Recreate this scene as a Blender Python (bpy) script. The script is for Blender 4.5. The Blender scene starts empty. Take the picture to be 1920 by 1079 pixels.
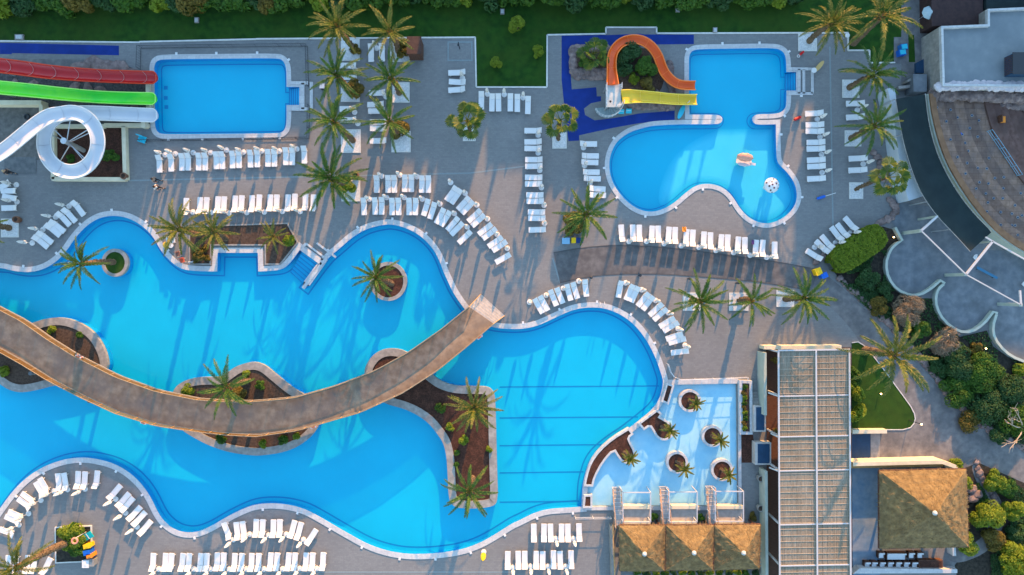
import bpy, bmesh, math, random
from mathutils import Vector, Matrix, noise
from mathutils.geometry import tessellate_polygon
R = math.radians
rnd = random.Random(7)
scene = bpy.context.scene
C = scene.collection
S, H = 0.06, 77.0            # metres per photo pixel on the ground, height of the camera

def P(px, py, z=0.0):
    f = S*(H-z)/H
    return Vector(((px-960)*f, (539.5-py)*f, z))

# ------------------------------------------------------------------ materials
MATS = {}
def _nodes(name):
    m = bpy.data.materials.new(name); m.use_nodes = True
    nt = m.node_tree; nt.nodes.clear()
    out = nt.nodes.new('ShaderNodeOutputMaterial')
    return m, nt, out
def rgba(c): return (c[0], c[1], c[2], 1.0)
def M(name, c1, c2=None, scale=3.0, rough=0.75, bump=0.0, bscale=None, stretch=(1,1,1), island=0.0,
      c3=None, scale3=0.25, metal=0.0, spec=0.3, brick=None, trans=0.0, emit=None, detail=5.0, lo=0.35, hi=0.65):
    if name in MATS: return MATS[name]
    m, nt, out = _nodes(name)
    N, L = nt.nodes.new, nt.links.new
    b = N('ShaderNodeBsdfPrincipled'); L(b.outputs[0], out.inputs[0])
    b.inputs['Roughness'].default_value = rough
    b.inputs['Metallic'].default_value = metal
    b.inputs['Specular IOR Level'].default_value = spec
    b.inputs['Base Color'].default_value = rgba(c1)
    geo = N('ShaderNodeNewGeometry')
    mp = N('ShaderNodeMapping'); mp.inputs['Scale'].default_value = stretch
    L(geo.outputs['Position'], mp.inputs[0])
    col = None
    if c2 is not None:
        n = N('ShaderNodeTexNoise'); n.inputs['Scale'].default_value = scale; n.inputs['Detail'].default_value = detail
        L(mp.outputs[0], n.inputs['Vector'])
        r = N('ShaderNodeValToRGB'); r.color_ramp.elements[0].position = lo; r.color_ramp.elements[1].position = hi
        r.color_ramp.elements[0].color = rgba(c1); r.color_ramp.elements[1].color = rgba(c2)
        L(n.outputs[0], r.inputs[0]); col = r.outputs[0]
    if island and c3 is not None:
        r = N('ShaderNodeValToRGB'); r.color_ramp.elements[0].color = rgba(c1); r.color_ramp.elements[1].color = rgba(c3)
        if c2 is not None:
            e = r.color_ramp.elements.new(0.5); e.color = rgba(c2)
        L(geo.outputs['Random Per Island'], r.inputs[0])
        if col is None: col = r.outputs[0]
        else:
            mx = N('ShaderNodeMix'); mx.data_type = 'RGBA'; mx.inputs[0].default_value = island
            L(col, mx.inputs[6]); L(r.outputs[0], mx.inputs[7]); col = mx.outputs[2]
    elif c3 is not None:
        n = N('ShaderNodeTexNoise'); n.inputs['Scale'].default_value = scale3; n.inputs['Detail'].default_value = 6
        n.inputs['Roughness'].default_value = 0.65
        L(geo.outputs['Position'], n.inputs['Vector'])
        r = N('ShaderNodeValToRGB'); r.color_ramp.elements[0].position = 0.42; r.color_ramp.elements[1].position = 0.7
        r.color_ramp.elements[0].color = (0,0,0,1); r.color_ramp.elements[1].color = (1,1,1,1)
        L(n.outputs[0], r.inputs[0])
        mx = N('ShaderNodeMix'); mx.data_type = 'RGBA'
        L(r.outputs[0], mx.inputs[0])
        if col is None: mx.inputs[6].default_value = rgba(c1)
        else: L(col, mx.inputs[6])
        mx.inputs[7].default_value = rgba(c3); col = mx.outputs[2]
    if brick is not None:
        bw, bh, mort, mcol = brick
        bt = N('ShaderNodeTexBrick'); bt.inputs['Scale'].default_value = 1.0
        bt.inputs['Brick Width'].default_value = bw; bt.inputs['Row Height'].default_value = bh
        bt.inputs['Mortar Size'].default_value = mort; bt.inputs['Mortar Smooth'].default_value = 0.3
        bt.inputs['Color1'].default_value = (1,1,1,1); bt.inputs['Color2'].default_value = (0.86,0.86,0.88,1)
        bt.inputs['Mortar'].default_value = rgba(mcol)
        L(geo.outputs['Position'], bt.inputs['Vector'])
        mx = N('ShaderNodeMix'); mx.data_type = 'RGBA'; mx.blend_type = 'MULTIPLY'; mx.inputs[0].default_value = 1.0
        if col is None: mx.inputs[6].default_value = rgba(c1)
        else: L(col, mx.inputs[6])
        L(bt.outputs['Color'], mx.inputs[7]); col = mx.outputs[2]
    if col is not None: L(col, b.inputs['Base Color'])
    if bump:
        n = N('ShaderNodeTexNoise'); n.inputs['Scale'].default_value = bscale or scale*4; n.inputs['Detail'].default_value = 6
        L(mp.outputs[0], n.inputs['Vector'])
        bm_ = N('ShaderNodeBump'); bm_.inputs['Strength'].default_value = bump; bm_.inputs['Distance'].default_value = 0.05
        L(n.outputs[0], bm_.inputs['Height']); L(bm_.outputs[0], b.inputs['Normal'])
    if emit:
        b.inputs['Emission Color'].default_value = rgba(emit[0]); b.inputs['Emission Strength'].default_value = emit[1]
    if trans:
        t = N('ShaderNodeBsdfTranslucent')
        if col is not None: L(col, t.inputs[0])
        else: t.inputs[0].default_value = rgba(c1)
        ms = N('ShaderNodeMixShader'); ms.inputs[0].default_value = trans
        L(b.outputs[0], ms.inputs[1]); L(t.outputs[0], ms.inputs[2]); L(ms.outputs[0], out.inputs[0])
    MATS[name] = m
    return m

def water_mat(name, tint, ripple=0.12, scale=2.2):
    m, nt, out = _nodes(name)
    N, L = nt.nodes.new, nt.links.new
    geo = N('ShaderNodeNewGeometry')
    n = N('ShaderNodeTexNoise'); n.inputs['Scale'].default_value = scale; n.inputs['Detail'].default_value = 4
    mp = N('ShaderNodeMapping'); mp.inputs['Scale'].default_value = (1.0, 2.0, 1.0)
    L(geo.outputs['Position'], mp.inputs[0]); L(mp.outputs[0], n.inputs['Vector'])
    n2 = N('ShaderNodeTexNoise'); n2.inputs['Scale'].default_value = 0.05; n2.inputs['Detail'].default_value = 3
    L(geo.outputs['Position'], n2.inputs['Vector'])
    mul = N('ShaderNodeMath'); mul.operation = 'MULTIPLY'; L(n.outputs[0], mul.inputs[0]); L(n2.outputs[0], mul.inputs[1])
    bp = N('ShaderNodeBump'); bp.inputs['Strength'].default_value = ripple; bp.inputs['Distance'].default_value = 0.1
    L(mul.outputs[0], bp.inputs['Height'])
    lw = N('ShaderNodeLayerWeight'); lw.inputs['Blend'].default_value = .5; L(bp.outputs[0], lw.inputs['Normal'])
    pw = N('ShaderNodeMath'); pw.operation = 'POWER'; L(lw.outputs['Facing'], pw.inputs[0]); pw.inputs[1].default_value = 5.0
    fr = N('ShaderNodeMath'); fr.operation = 'MULTIPLY_ADD'; L(pw.outputs[0], fr.inputs[0]); fr.inputs[1].default_value = .45; fr.inputs[2].default_value = .013
    g = N('ShaderNodeBsdfGlossy'); g.inputs['Roughness'].default_value = 0.06; L(bp.outputs[0], g.inputs['Normal'])
    t = N('ShaderNodeBsdfTransparent'); t.inputs[0].default_value = rgba(tint)
    ms = N('ShaderNodeMixShader'); L(fr.outputs[0], ms.inputs[0]); L(t.outputs[0], ms.inputs[1]); L(g.outputs[0], ms.inputs[2])
    L(ms.outputs[0], out.inputs[0])
    return m

def glass_mat(name, tint, fac=0.12):
    m, nt, out = _nodes(name)
    N, L = nt.nodes.new, nt.links.new
    g = N('ShaderNodeBsdfGlossy'); g.inputs['Roughness'].default_value = 0.02
    t = N('ShaderNodeBsdfTransparent'); t.inputs[0].default_value = rgba(tint)
    ms = N('ShaderNodeMixShader'); ms.inputs[0].default_value = fac
    L(t.outputs[0], ms.inputs[1]); L(g.outputs[0], ms.inputs[2]); L(ms.outputs[0], out.inputs[0])
    return m

# ------------------------------------------------------------------ objects
def tag(o, label=None, cat=None, group=None, kind=None):
    if label: o['label'] = label
    if cat: o['category'] = cat
    if group: o['group'] = group
    if kind: o['kind'] = kind
    return o
def thing(name, label, cat, loc=(0,0,0), rz=0.0, group=None):
    o = bpy.data.objects.new(name, None); C.objects.link(o)
    o.empty_display_size = 0.3
    o.location = loc; o.rotation_euler = (0,0,rz)
    return tag(o, label, cat, group)
def copy_tree(o, parent=None):
    c = o.copy(); C.objects.link(c); c.parent = parent
    if parent is not None: c.matrix_parent_inverse = o.matrix_parent_inverse.copy()
    for ch in [x for x in o.children]: copy_tree(ch, c)
    return c
def dup(o, loc, rz, label, group=None, scale=None):
    c = copy_tree(o); c.location = loc; c.rotation_euler = (0,0,rz); c['label'] = label
    if group: c['group'] = group
    if scale: c.scale = (scale,)*3
    return c

class MB:
    def __init__(s): s.v = []; s.f = []
    def add(s, vs, fs):
        o = len(s.v); s.v += [tuple(v) for v in vs]; s.f += [tuple(i+o for i in f) for f in fs]; return s
    def box(s, cx, cy, cz, sx, sy, sz, rz=0.0, rx=0.0):
        m = Matrix.Translation((cx,cy,cz)) @ Matrix.Rotation(rz,4,'Z') @ Matrix.Rotation(rx,4,'X')
        vs = [m @ Vector((x*sx/2,y*sy/2,z*sz/2)) for x in (-1,1) for y in (-1,1) for z in (-1,1)]
        return s.add(vs, [(0,1,3,2),(4,6,7,5),(0,4,5,1),(2,3,7,6),(0,2,6,4),(1,5,7,3)])
    def bar(s, a, b, w, h=None):               # a beam from a to b
        a, b = Vector(a), Vector(b); h = h or w
        d = (b-a); 
        if d.length < 1e-6: return s
        d.normalize(); up = Vector((0,0,1)) if abs(d.z) < 0.95 else Vector((0,1,0))
        x = d.cross(up).normalized(); y = x.cross(d).normalized()
        vs = [q + x*(i*w/2) + y*(j*h/2) for q in (a,b) for i,j in ((-1,-1),(1,-1),(1,1),(-1,1))]
        return s.add(vs, [(3,2,1,0),(4,5,6,7),(0,1,5,4),(1,2,6,5),(2,3,7,6),(3,0,4,7)])
    def tube(s, pts, r, n=8, closed=False, cap=True):
        pts = [Vector(p) for p in pts]; k = len(pts); rs = r if isinstance(r,(list,tuple)) else [r]*k
        vs = []; fs = []
        prev = None
        for i,p in enumerate(pts):
            if closed: d = pts[(i+1)%k]-pts[i-1]
            else: d = pts[min(i+1,k-1)]-pts[max(i-1,0)]
            d = d.normalized() if d.length > 1e-9 else Vector((0,0,1))
            if prev is None:
                x = d.cross(Vector((0,0,1)) if abs(d.z) < 0.9 else Vector((1,0,0))).normalized()
            else:
                x = (prev - d*prev.dot(d)); x = x.normalized() if x.length > 1e-6 else d.orthogonal().normalized()
            prev = x; y = d.cross(x)
            for j in range(n):
                a = 2*math.pi*j/n; vs.append(p + (x*math.cos(a)+y*math.sin(a))*rs[i])
        for i in range(k if closed else k-1):
            for j in range(n):
                a, b = i*n+j, i*n+(j+1)%n; c, d_ = ((i+1)%k)*n+(j+1)%n, ((i+1)%k)*n+j
                fs.append((a,b,c,d_))
        if cap and not closed:
            fs.append(tuple(range(n))[::-1]); fs.append(tuple((k-1)*n+j for j in range(n)))
        return s.add(vs, fs)
    def lathe(s, prof, cx=0, cy=0, cz=0, n=16, m=None):
        vs = []; fs = []
        for (r,z) in prof:
            for j in range(n):
                a = 2*math.pi*j/n; v = Vector((cx+r*math.cos(a), cy+r*math.sin(a), cz+z)); vs.append(m @ v if m else v)
        for i in range(len(prof)-1):
            for j in range(n): fs.append((i*n+j, i*n+(j+1)%n, (i+1)*n+(j+1)%n, (i+1)*n+j))
        fs.append(tuple(range(n))[::-1]); fs.append(tuple((len(prof)-1)*n+j for j in range(n)))
        return s.add(vs, fs)
    def poly(s, outline, z, holes=()):         # flat sheet, facing up
        loops = [[Vector((p[0],p[1],0)) for p in lp] for lp in [outline]+list(holes)]
        flat = [p for lp in loops for p in lp]
        tris = tessellate_polygon(loops)
        fs = []
        for t in tris:
            a,b,c = (flat[i] for i in t)
            fs.append(t if (b-a).cross(c-a).z > 0 else t[::-1])
        return s.add([(p.x,p.y,z) for p in flat], fs)
    def prism(s, outline, z0, z1):
        s.poly(outline, z1)
        ccw = area(outline) > 0; ol = outline if ccw else outline[::-1]
        k = len(ol)
        vs = [(p[0],p[1],z0) for p in ol]+[(p[0],p[1],z1) for p in ol]
        return s.add(vs, [(i,(i+1)%k,k+(i+1)%k,k+i) for i in range(k)])
    def skirt(s, outline, z0, z1, inward=True): # a wall ring seen from inside
        ol = outline if area(outline) > 0 else outline[::-1]
        k = len(ol); vs = [(p[0],p[1],z0) for p in ol]+[(p[0],p[1],z1) for p in ol]
        fs = [(i,(i+1)%k,k+(i+1)%k,k+i) for i in range(k)]
        if inward: fs = [f[::-1] for f in fs]
        return s.add(vs, fs)
    def ring(s, a, b, z0, z1):                  # flat-topped kerb between two outlines with equal counts
        k = len(a)
        vs = [(p[0],p[1],z1) for p in a]+[(p[0],p[1],z1) for p in b]+[(p[0],p[1],z0) for p in a]+[(p[0],p[1],z0) for p in b]
        fs = []
        for i in range(k):
            j = (i+1)%k
            fs += [(i,j,k+j,k+i),(2*k+i,2*k+j,j,i),(k+i,k+j,3*k+j,3*k+i)]
        return s.add(vs, fs)
    def build(s, name, m, parent=None, smooth=False, loc=None):
        me = bpy.data.meshes.new(name); me.from_pydata(s.v, [], s.f); me.update()
        if m: me.materials.append(m)
        if smooth:
            for p in me.polygons: p.use_smooth = True
        o = bpy.data.objects.new(name, me); C.objects.link(o)
        if parent is not None: o.parent = parent
        if loc is not None: o.location = loc
        return o
def fix_normals(o):
    bm_ = bmesh.new(); bm_.from_mesh(o.data); bmesh.ops.recalc_face_normals(bm_, faces=bm_.faces[:]); bm_.to_mesh(o.data); bm_.free(); return o
def area(p): return 0.5*sum(p[i][0]*p[(i+1)%len(p)][1]-p[(i+1)%len(p)][0]*p[i][1] for i in range(len(p)))
def struct(name, mb, m, **k): return tag(mb.build(name, m, **k), kind='structure')

def chaikin(pts, it=2, closed=True):
    """pts: (x,y) smooth or (x,y,1) hard corner"""
    P_ = [(p[0],p[1],p[2] if len(p) > 2 else 0) for p in pts]
    for _ in range(it):
        q = []; n = len(P_)
        for i,p in enumerate(P_):
            if not closed and i in (0,n-1): q.append(p); continue
            if p[2]: q.append(p); continue
            a, b = P_[i-1], P_[(i+1)%n]
            q.append((p[0]*.75+a[0]*.25, p[1]*.75+a[1]*.25, 0)); q.append((p[0]*.75+b[0]*.25, p[1]*.75+b[1]*.25, 0))
        P_ = q
    return [(p[0],p[1]) for p in P_]
def W(pts, z=0.0): return [tuple(P(p[0],p[1],z)[:2]) for p in pts]
def offset(pl, d):
    """outline moved outward by d metres"""
    s = 1 if area(pl) > 0 else -1
    n = len(pl); out = []
    for i in range(n):
        a, b, c = Vector(pl[i-1]), Vector(pl[i]), Vector(pl[(i+1)%n])
        e1, e2 = (b-a), (c-b)
        if e1.length < 1e-9: e1 = e2
        if e2.length < 1e-9: e2 = e1
        e1.normalize(); e2.normalize()
        n1, n2 = Vector((e1.y,-e1.x))*s, Vector((e2.y,-e2.x))*s
        m = n1+n2
        m = m.normalized() if m.length > 1e-6 else n1
        k = max(0.5, m.dot(n1)); out.append(tuple(b+m*(d/k)))
    return out
def circ(cx, cy, r, n=40): return [(cx+r*math.cos(2*math.pi*i/n), cy+r*math.sin(2*math.pi*i/n)) for i in range(n)]
def rrect(x0, y0, x1, y1, r, n=6):
    o = []
    for cx,cy,a0 in ((x1-r,y1-r,0),(x0+r,y1-r,90),(x0+r,y0+r,180),(x1-r,y0+r,270)):
        for i in range(n+1):
            a = R(a0+90*i/n); o.append((cx+r*math.cos(a), cy+r*math.sin(a)))
    return o
def rect(x0,y0,x1,y1): return [(x0,y0),(x1,y0),(x1,y1),(x0,y1)]
def resample(pts, n):
    pts = [Vector(p) for p in pts]; d = [0]
    for a,b in zip(pts, pts[1:]): d.append(d[-1]+(b-a).length)
    out = []; j = 0
    for i in range(n):
        t = d[-1]*i/(n-1)
        while j < len(pts)-2 and d[j+1] < t: j += 1
        k = (t-d[j])/max(1e-9, d[j+1]-d[j]); out.append(pts[j].lerp(pts[j+1], min(1,max(0,k))))
    return out
ORD = ['zeroth','first','second','third','fourth','fifth','sixth','seventh','eighth','ninth','tenth','eleventh','twelfth','thirteenth',
 'fourteenth','fifteenth','sixteenth','seventeenth','eighteenth','nineteenth','twentieth','twenty-first','twenty-second','twenty-third','twenty-fourth','twenty-fifth']

# palette ------------------------------------------------------------
m_deck = M('deck_pavers', (.198,.203,.207), (.228,.230,.228), 6, rough=.8, c3=(.182,.186,.19), scale3=.12, brick=(.4,.2,.010,(.82,.82,.84)), bump=.12, bscale=30)
m_road = M('worn_concrete', (.15,.145,.15), (.22,.21,.205), 1.6, rough=.85, c3=(.10,.10,.105), scale3=.5, bump=.2, bscale=12)
m_conc = M('terrace_concrete', (.125,.145,.17), (.19,.21,.235), 1.2, rough=.85, c3=(.10,.115,.13), scale3=.35, bump=.15, bscale=14)
m_cope = M('coping_stone', (.47,.48,.50), (.55,.55,.555), 4, rough=.6, brick=(.9,.9,.025,(.76,.77,.79)))
m_cope2 = M('grey_coping', (.25,.24,.23), (.34,.325,.31), 2.5, rough=.7, c3=(.20,.195,.19), scale3=1.2, bump=.1)
m_kerb = M('white_kerb', (.55,.55,.53), (.66,.65,.62), 3, rough=.7)
m_lawn = M('lawn_grass', (.007,.042,.003), (.019,.074,.005), 1.3, rough=.95, c3=(.030,.068,.005), scale3=.18, bump=.6, bscale=60)
m_soil = M('bark_mulch', (.045,.018,.012), (.11,.045,.03), 7, rough=.95, bump=.8, bscale=16, c3=(.03,.014,.010), scale3=1.2)
m_soilb = M('brown_soil', (.05,.032,.024), (.10,.065,.048), 5, rough=.95, bump=.7, bscale=14)
m_dirt = M('dark_soil', (.02,.018,.015), (.05,.042,.032), 3, rough=.95, bump=.6)
m_pool = M('pool_tiles', (.001,.44,.64), (.001,.465,.67), .35, rough=.5, c3=(.001,.415,.615), scale3=.07)
m_poolk = M('kids_pool_tiles', (.04,.52,.70), (.05,.55,.72), .5, rough=.5)
m_pools = M('splash_floor', (.30,.60,.76), (.35,.65,.79), 1.2, rough=.5, c3=(.42,.69,.81), scale3=.5)
m_wall = M('pool_wall_tiles', (.001,.27,.60), (.002,.31,.64), 1, rough=.4)
m_line = M('lane_line', (.001,.22,.48), rough=.5)
m_water = water_mat('pool_water', (.86,.965,.99), .10)
m_waters = water_mat('shallow_water', (.93,.98,1.0), .22, 3.0)
m_white = M('white_plastic', (.66,.66,.67), rough=.45)
m_cloth = M('white_canvas', (.62,.62,.63), (.70,.70,.69), 8, rough=.85)
m_cushion = M('white_sling', (.62,.63,.65), (.68,.68,.69), 10, rough=.7)
m_steel = M('grey_steel', (.55,.57,.6), rough=.35, metal=.6)
m_rail = M('white_rail', (.55,.57,.60), rough=.4)
m_dark = M('dark_metal', (.03,.035,.045), rough=.5)
m_cream = M('cream_render', (.60,.54,.40), (.68,.61,.46), 1.5, rough=.8, bump=.1)
m_pale = M('pale_render', (.36,.41,.36), (.42,.46,.41), 1.2, rough=.8)
m_tan = M('tan_plaster', (.20,.105,.058), (.27,.15,.085), 1.4, rough=.85, bump=.1)
m_wood = M('brown_timber', (.075,.036,.025), (.13,.062,.042), 3, rough=.7, stretch=(1,8,1))
m_twood = M('honey_timber', (.42,.25,.10), (.55,.34,.15), 4, rough=.6)
m_trunk = M('palm_trunk', (.085,.055,.035), (.20,.14,.085), 9, rough=.95, bump=.9, bscale=12)
m_bark = M('tree_bark', (.09,.065,.045), (.16,.12,.085), 6, rough=.95, bump=.6)
m_palm = M('date_palm_leaf', (.018,.082,.010), (.055,.135,.014), 1.2, rough=.55, island=.65, c3=(.20,.18,.04), trans=.25)
m_palm2 = M('golden_palm_leaf', (.04,.09,.010), (.12,.14,.018), 1.2, rough=.55, island=.65, c3=(.32,.24,.06), trans=.25)
m_fan = M('fan_palm_leaf', (.018,.060,.004), (.060,.110,.008), 1.5, rough=.6, island=.75, c3=(.19,.18,.014), trans=.10)
m_leaf = M('shrub_leaf', (.018,.065,.006), (.05,.135,.010), .8, rough=.6, island=.6, c3=(.10,.19,.018), trans=.2)
m_leafy = M('yellow_green_leaf', (.08,.14,.006), (.17,.24,.012), .8, rough=.6, island=.6, c3=(.28,.32,.025), trans=.2)
m_leafo = M('ochre_leaf', (.07,.06,.010), (.14,.11,.015), 1.2, rough=.6, island=.7, c3=(.24,.17,.03), trans=.2)
m_leafd = M('dark_shrub_leaf', (.010,.045,.010), (.026,.085,.018), .7, rough=.6, island=.6, c3=(.06,.12,.045), trans=.15)
m_twig = M('dry_twigs', (.10,.078,.052), (.18,.14,.10), 3, rough=.9, island=.6, c3=(.26,.21,.15))
m_rock = M('purple_rock', (.17,.12,.115), (.31,.235,.22), 2.2, rough=.9, bump=.8, bscale=5, c3=(.11,.085,.085), scale3=.9)
m_thatch = M('thatch', (.150,.104,.050), (.285,.20,.092), 3.2, rough=.95, bump=.4, bscale=9, c3=(.12,.085,.045), scale3=1.6)
m_gravel = M('white_gravel', (.48,.49,.50), (.72,.72,.72), 9, rough=.9, bump=.7, bscale=14)
m_mat = M('blue_mat', (.004,.028,.20), (.006,.036,.25), 1.0, rough=.8, c3=(.004,.024,.17), scale3=.2)
m_red = M('red_gelcoat', (.42,.008,.010), (.48,.012,.012), .6, rough=.25, spec=.5)
m_redrim = M('red_rim', (.65,.06,.02), rough=.3)
m_green = M('green_gelcoat', (.03,.60,.03), (.06,.68,.03), .4, rough=.25, spec=.5, c3=(.22,.70,.02), scale3=.16)
m_greenrim = M('green_rim', (.40,.80,.16), rough=.3)
m_slide = M('white_gelcoat', (.50,.53,.58), (.55,.57,.61), .6, rough=.25, spec=.5)
m_orange = M('orange_gelcoat', (.72,.085,.003), (.80,.11,.004), .6, rough=.3, spec=.4)
m_orim = M('orange_rim', (.85,.22,.04), rough=.3)
m_yellow = M('yellow_gelcoat', (.66,.42,.004), (.74,.48,.006), .6, rough=.25, spec=.5)
m_yrim = M('yellow_rim', (.85,.62,.08), rough=.3)
m_bluep = M('blue_plastic', (.01,.12,.55), rough=.4)
m_cyanp = M('cyan_plastic', (.02,.42,.58), rough=.4)
m_yelp = M('yellow_plastic', (.80,.50,.01), rough=.4)
m_orp = M('orange_plastic', (.80,.25,.02), rough=.4)
m_redp = M('red_plastic', (.55,.01,.015), rough=.4)
m_terra = M('brown_pot', (.13,.06,.04), (.20,.10,.06), 6, rough=.7)
m_net = M('shade_net', (.010,.021,.025), (.015,.029,.033), .8, rough=.9)
m_roofw = M('pale_roof', (.17,.20,.225), (.21,.24,.26), .8, rough=.8, c3=(.155,.185,.21), scale3=.3)
m_brown = M('dark_brown_roof', (.035,.020,.022), (.055,.03,.03), 2.5, rough=.8)
m_seat = M('amphitheatre_stone', (.22,.135,.095), (.31,.20,.15), 2.0, rough=.85, c3=(.18,.13,.115), scale3=.6, brick=(1.0,.6,.03,(.66,.64,.63)))
m_navy = M('navy_panel', (.012,.045,.10), (.016,.055,.12), 2, rough=.5)
m_skin = M('skin', (.42,.24,.16), rough=.6)
m_hair = M('dark_hair', (.015,.01,.008), rough=.6)
m_lamp = M('warm_lamp', (1,.8,.45), emit=((1.0,.62,.22), 7.0))
m_reed = M('reed_mat', (.225,.195,.15), (.33,.29,.23), 1.2, rough=.9, stretch=(9,.6,1), c3=(.24,.185,.125), scale3=.35)
m_beam = M('white_beam', (.46,.47,.50), rough=.5)
m_glass = glass_mat('clear_glass', (.86,.93,.93))
m_drain = M('drain_strip', (.19,.235,.25), (.23,.27,.285), 6, rough=.7)
m_path = M('dark_path', (.10,.098,.104), (.15,.147,.15), 1.6, rough=.85, c3=(.075,.075,.08), scale3=.5, bump=.2, bscale=12)
m_seat2 = M('amphitheatre_stone_dark', (.15,.092,.07), (.215,.14,.11), 2.0, rough=.85, c3=(.13,.095,.085), scale3=.6, brick=(1.0,.6,.03,(.66,.64,.63)))
# ================================================================== SETTING
# --- pool outlines in photo pixels (third value 1 = sharp corner)
MAIN = [(-160,520),(-60,505),(0,501),(25,508),(55,511),(82,505),(107,490),(125,470),(140,447),(160,425),(182,410),(207,404),(232,406),(255,415),
 (275,430),(290,447),(302,470),(317,487),(335,502),(357,508),(407,509,1),(408,474,1),(484,474,1),(485,509,1),(525,507),(541,497),(563,467,1),(600,493,1),
 (568,538,1),(572,541,1),(612,486),(640,463),(660,445),(685,430),(710,423),(732,420),(755,425),(780,436),(800,452),(815,470),(825,490),(832,510),(840,527),
 (848,545),(862,567),(880,590),(905,608),(930,615),(960,617),(985,616),(1010,610),(1042,595),(1072,581),(1100,576),(1130,577),(1155,585),(1180,600),(1200,620),(1217,645),
 (1230,672),(1238,695),(1244,714),(1242,730),(1236,750),(1224,768),(1197,790),(1170,811),(1145,827),(1120,847),(1105,867),(1097,892),(1093,910),(1092,927),(1091,951,1),
 (1060,953),(1027,955),(1000,963),(975,976),(959,983),(930,1002),(900,1019),(867,1031),(830,1037),(792,1040),(755,1039),(720,1032),(687,1020),(655,1002),(627,986),(600,970),
 (572,955),(542,947),(512,944),(480,946),(455,955),(425,970),(397,987),(372,998),(350,1000),(327,994),(307,978),(295,960),(282,932),(265,907),(240,884),(212,869),
 (182,861),(155,858),(125,861),(95,870),(67,884),(42,903),(20,927),(0,955),(-40,1010),(-160,1060)]
KIDS = [(1291,125),(1291,105),(1297,95),(1312,92),(1380,91),(1450,90),(1466,94),(1474,106),(1475,135,1),(1493,135,1),(1493,171,1),(1475,171,1),(1475,190),(1473,205),(1462,213),(1445,215),(1424,215),(1414,217),(1410,224),(1414,232),(1424,234),
 (1455,233,1),(1455,255),(1456,285),(1457,302),(1463,311),(1476,323),(1487,338),(1493,352),(1495,372),(1488,392),(1469,410),(1445,420),(1424,419),(1403,409),(1387,392),(1372,367),
 (1355,352),(1332,345),(1307,347),(1287,361),(1265,381),(1242,394),(1220,399),(1197,394),(1175,379),(1156,357),(1145,335),(1141,312),(1144,290),(1153,270),(1165,258),(1182,247),(1205,240),(1222,236),
 (1250,234),(1285,233),(1335,233),(1350,232),(1355,224),(1350,217),(1335,216),(1292,216,1),(1291,170)]
SLIDEP = [(289,135),(289,122),(295,113),(312,111),(420,110),(520,109),(531,113),(537,125),(538,145),(538,163,1),(562,163,1),(562,198,1),(538,198,1),(538,225),(536,242),(528,250),(515,251),(420,252),(312,253),(298,251),(291,242),(290,225)]
SPLASH = [(1262,721),(1381,720),(1384,949),(1097,950),(1097,912),(1102,893),(1113,866),(1133,842),(1174,814),(1203,794),(1229,771),(1243,752),(1249,732)]
mainW = W(chaikin(MAIN,2)); kidsW = W(chaikin(KIDS,2)); slideW = W(chaikin(SLIDEP,2)); splashW = W(SPLASH)

# --- ground: one far sheet with the resort site cut out, then the paved deck with the pools cut out
SITE = W(rect(-260,-200,2180,1290))
g = MB().poly([(-700,-700),(700,-700),(700,700),(-700,700)], -0.02, [SITE])
struct('ground', g, m_lawn)
struct('deck', MB().poly(SITE, 0.0, [mainW, kidsW, slideW, splashW]), m_deck)

def pool(nm, out, depth, mfloor, lvl=-0.06, mw=m_wall, mwat=m_water, cope=0.5, cm=m_cope):
    struct('pool_floor', MB().poly(out, -depth), mfloor)
    struct('pool_wall', MB().skirt(out, -depth, 0.0), mw)
    struct('water', MB().poly(offset(out,-0.002), lvl), mwat)
    if cope: struct('pool_coping', MB().ring(offset(out,cope), offset(out,-0.03), 0.0, 0.05), cm)
pool('main', mainW, .85, m_pool, cope=.55)
pool('slide', slideW, .85, m_pool, cope=.5)
# children's pool: deep end by the slides and a pale shallow end
pool('kids', kidsW, .75, m_pool, mw=m_wall, cope=.48)
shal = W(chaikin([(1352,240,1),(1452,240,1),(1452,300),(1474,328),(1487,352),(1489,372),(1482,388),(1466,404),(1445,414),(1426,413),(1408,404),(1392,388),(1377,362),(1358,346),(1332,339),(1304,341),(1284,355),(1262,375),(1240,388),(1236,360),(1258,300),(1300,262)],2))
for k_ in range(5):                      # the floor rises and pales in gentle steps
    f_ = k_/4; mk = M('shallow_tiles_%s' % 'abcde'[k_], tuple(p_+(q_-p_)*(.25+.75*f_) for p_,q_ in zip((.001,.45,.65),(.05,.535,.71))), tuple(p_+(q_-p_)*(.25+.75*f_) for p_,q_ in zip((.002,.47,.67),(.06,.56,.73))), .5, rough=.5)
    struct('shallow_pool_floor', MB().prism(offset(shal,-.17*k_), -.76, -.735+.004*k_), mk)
struct('pool_floor', MB().poly(splashW, -.32), m_pools)
struct('pool_wall', MB().skirt(splashW, -.32, 0.0), m_cope2)
struct('water', MB().poly(offset(splashW,-.002), -.05), m_waters)

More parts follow.
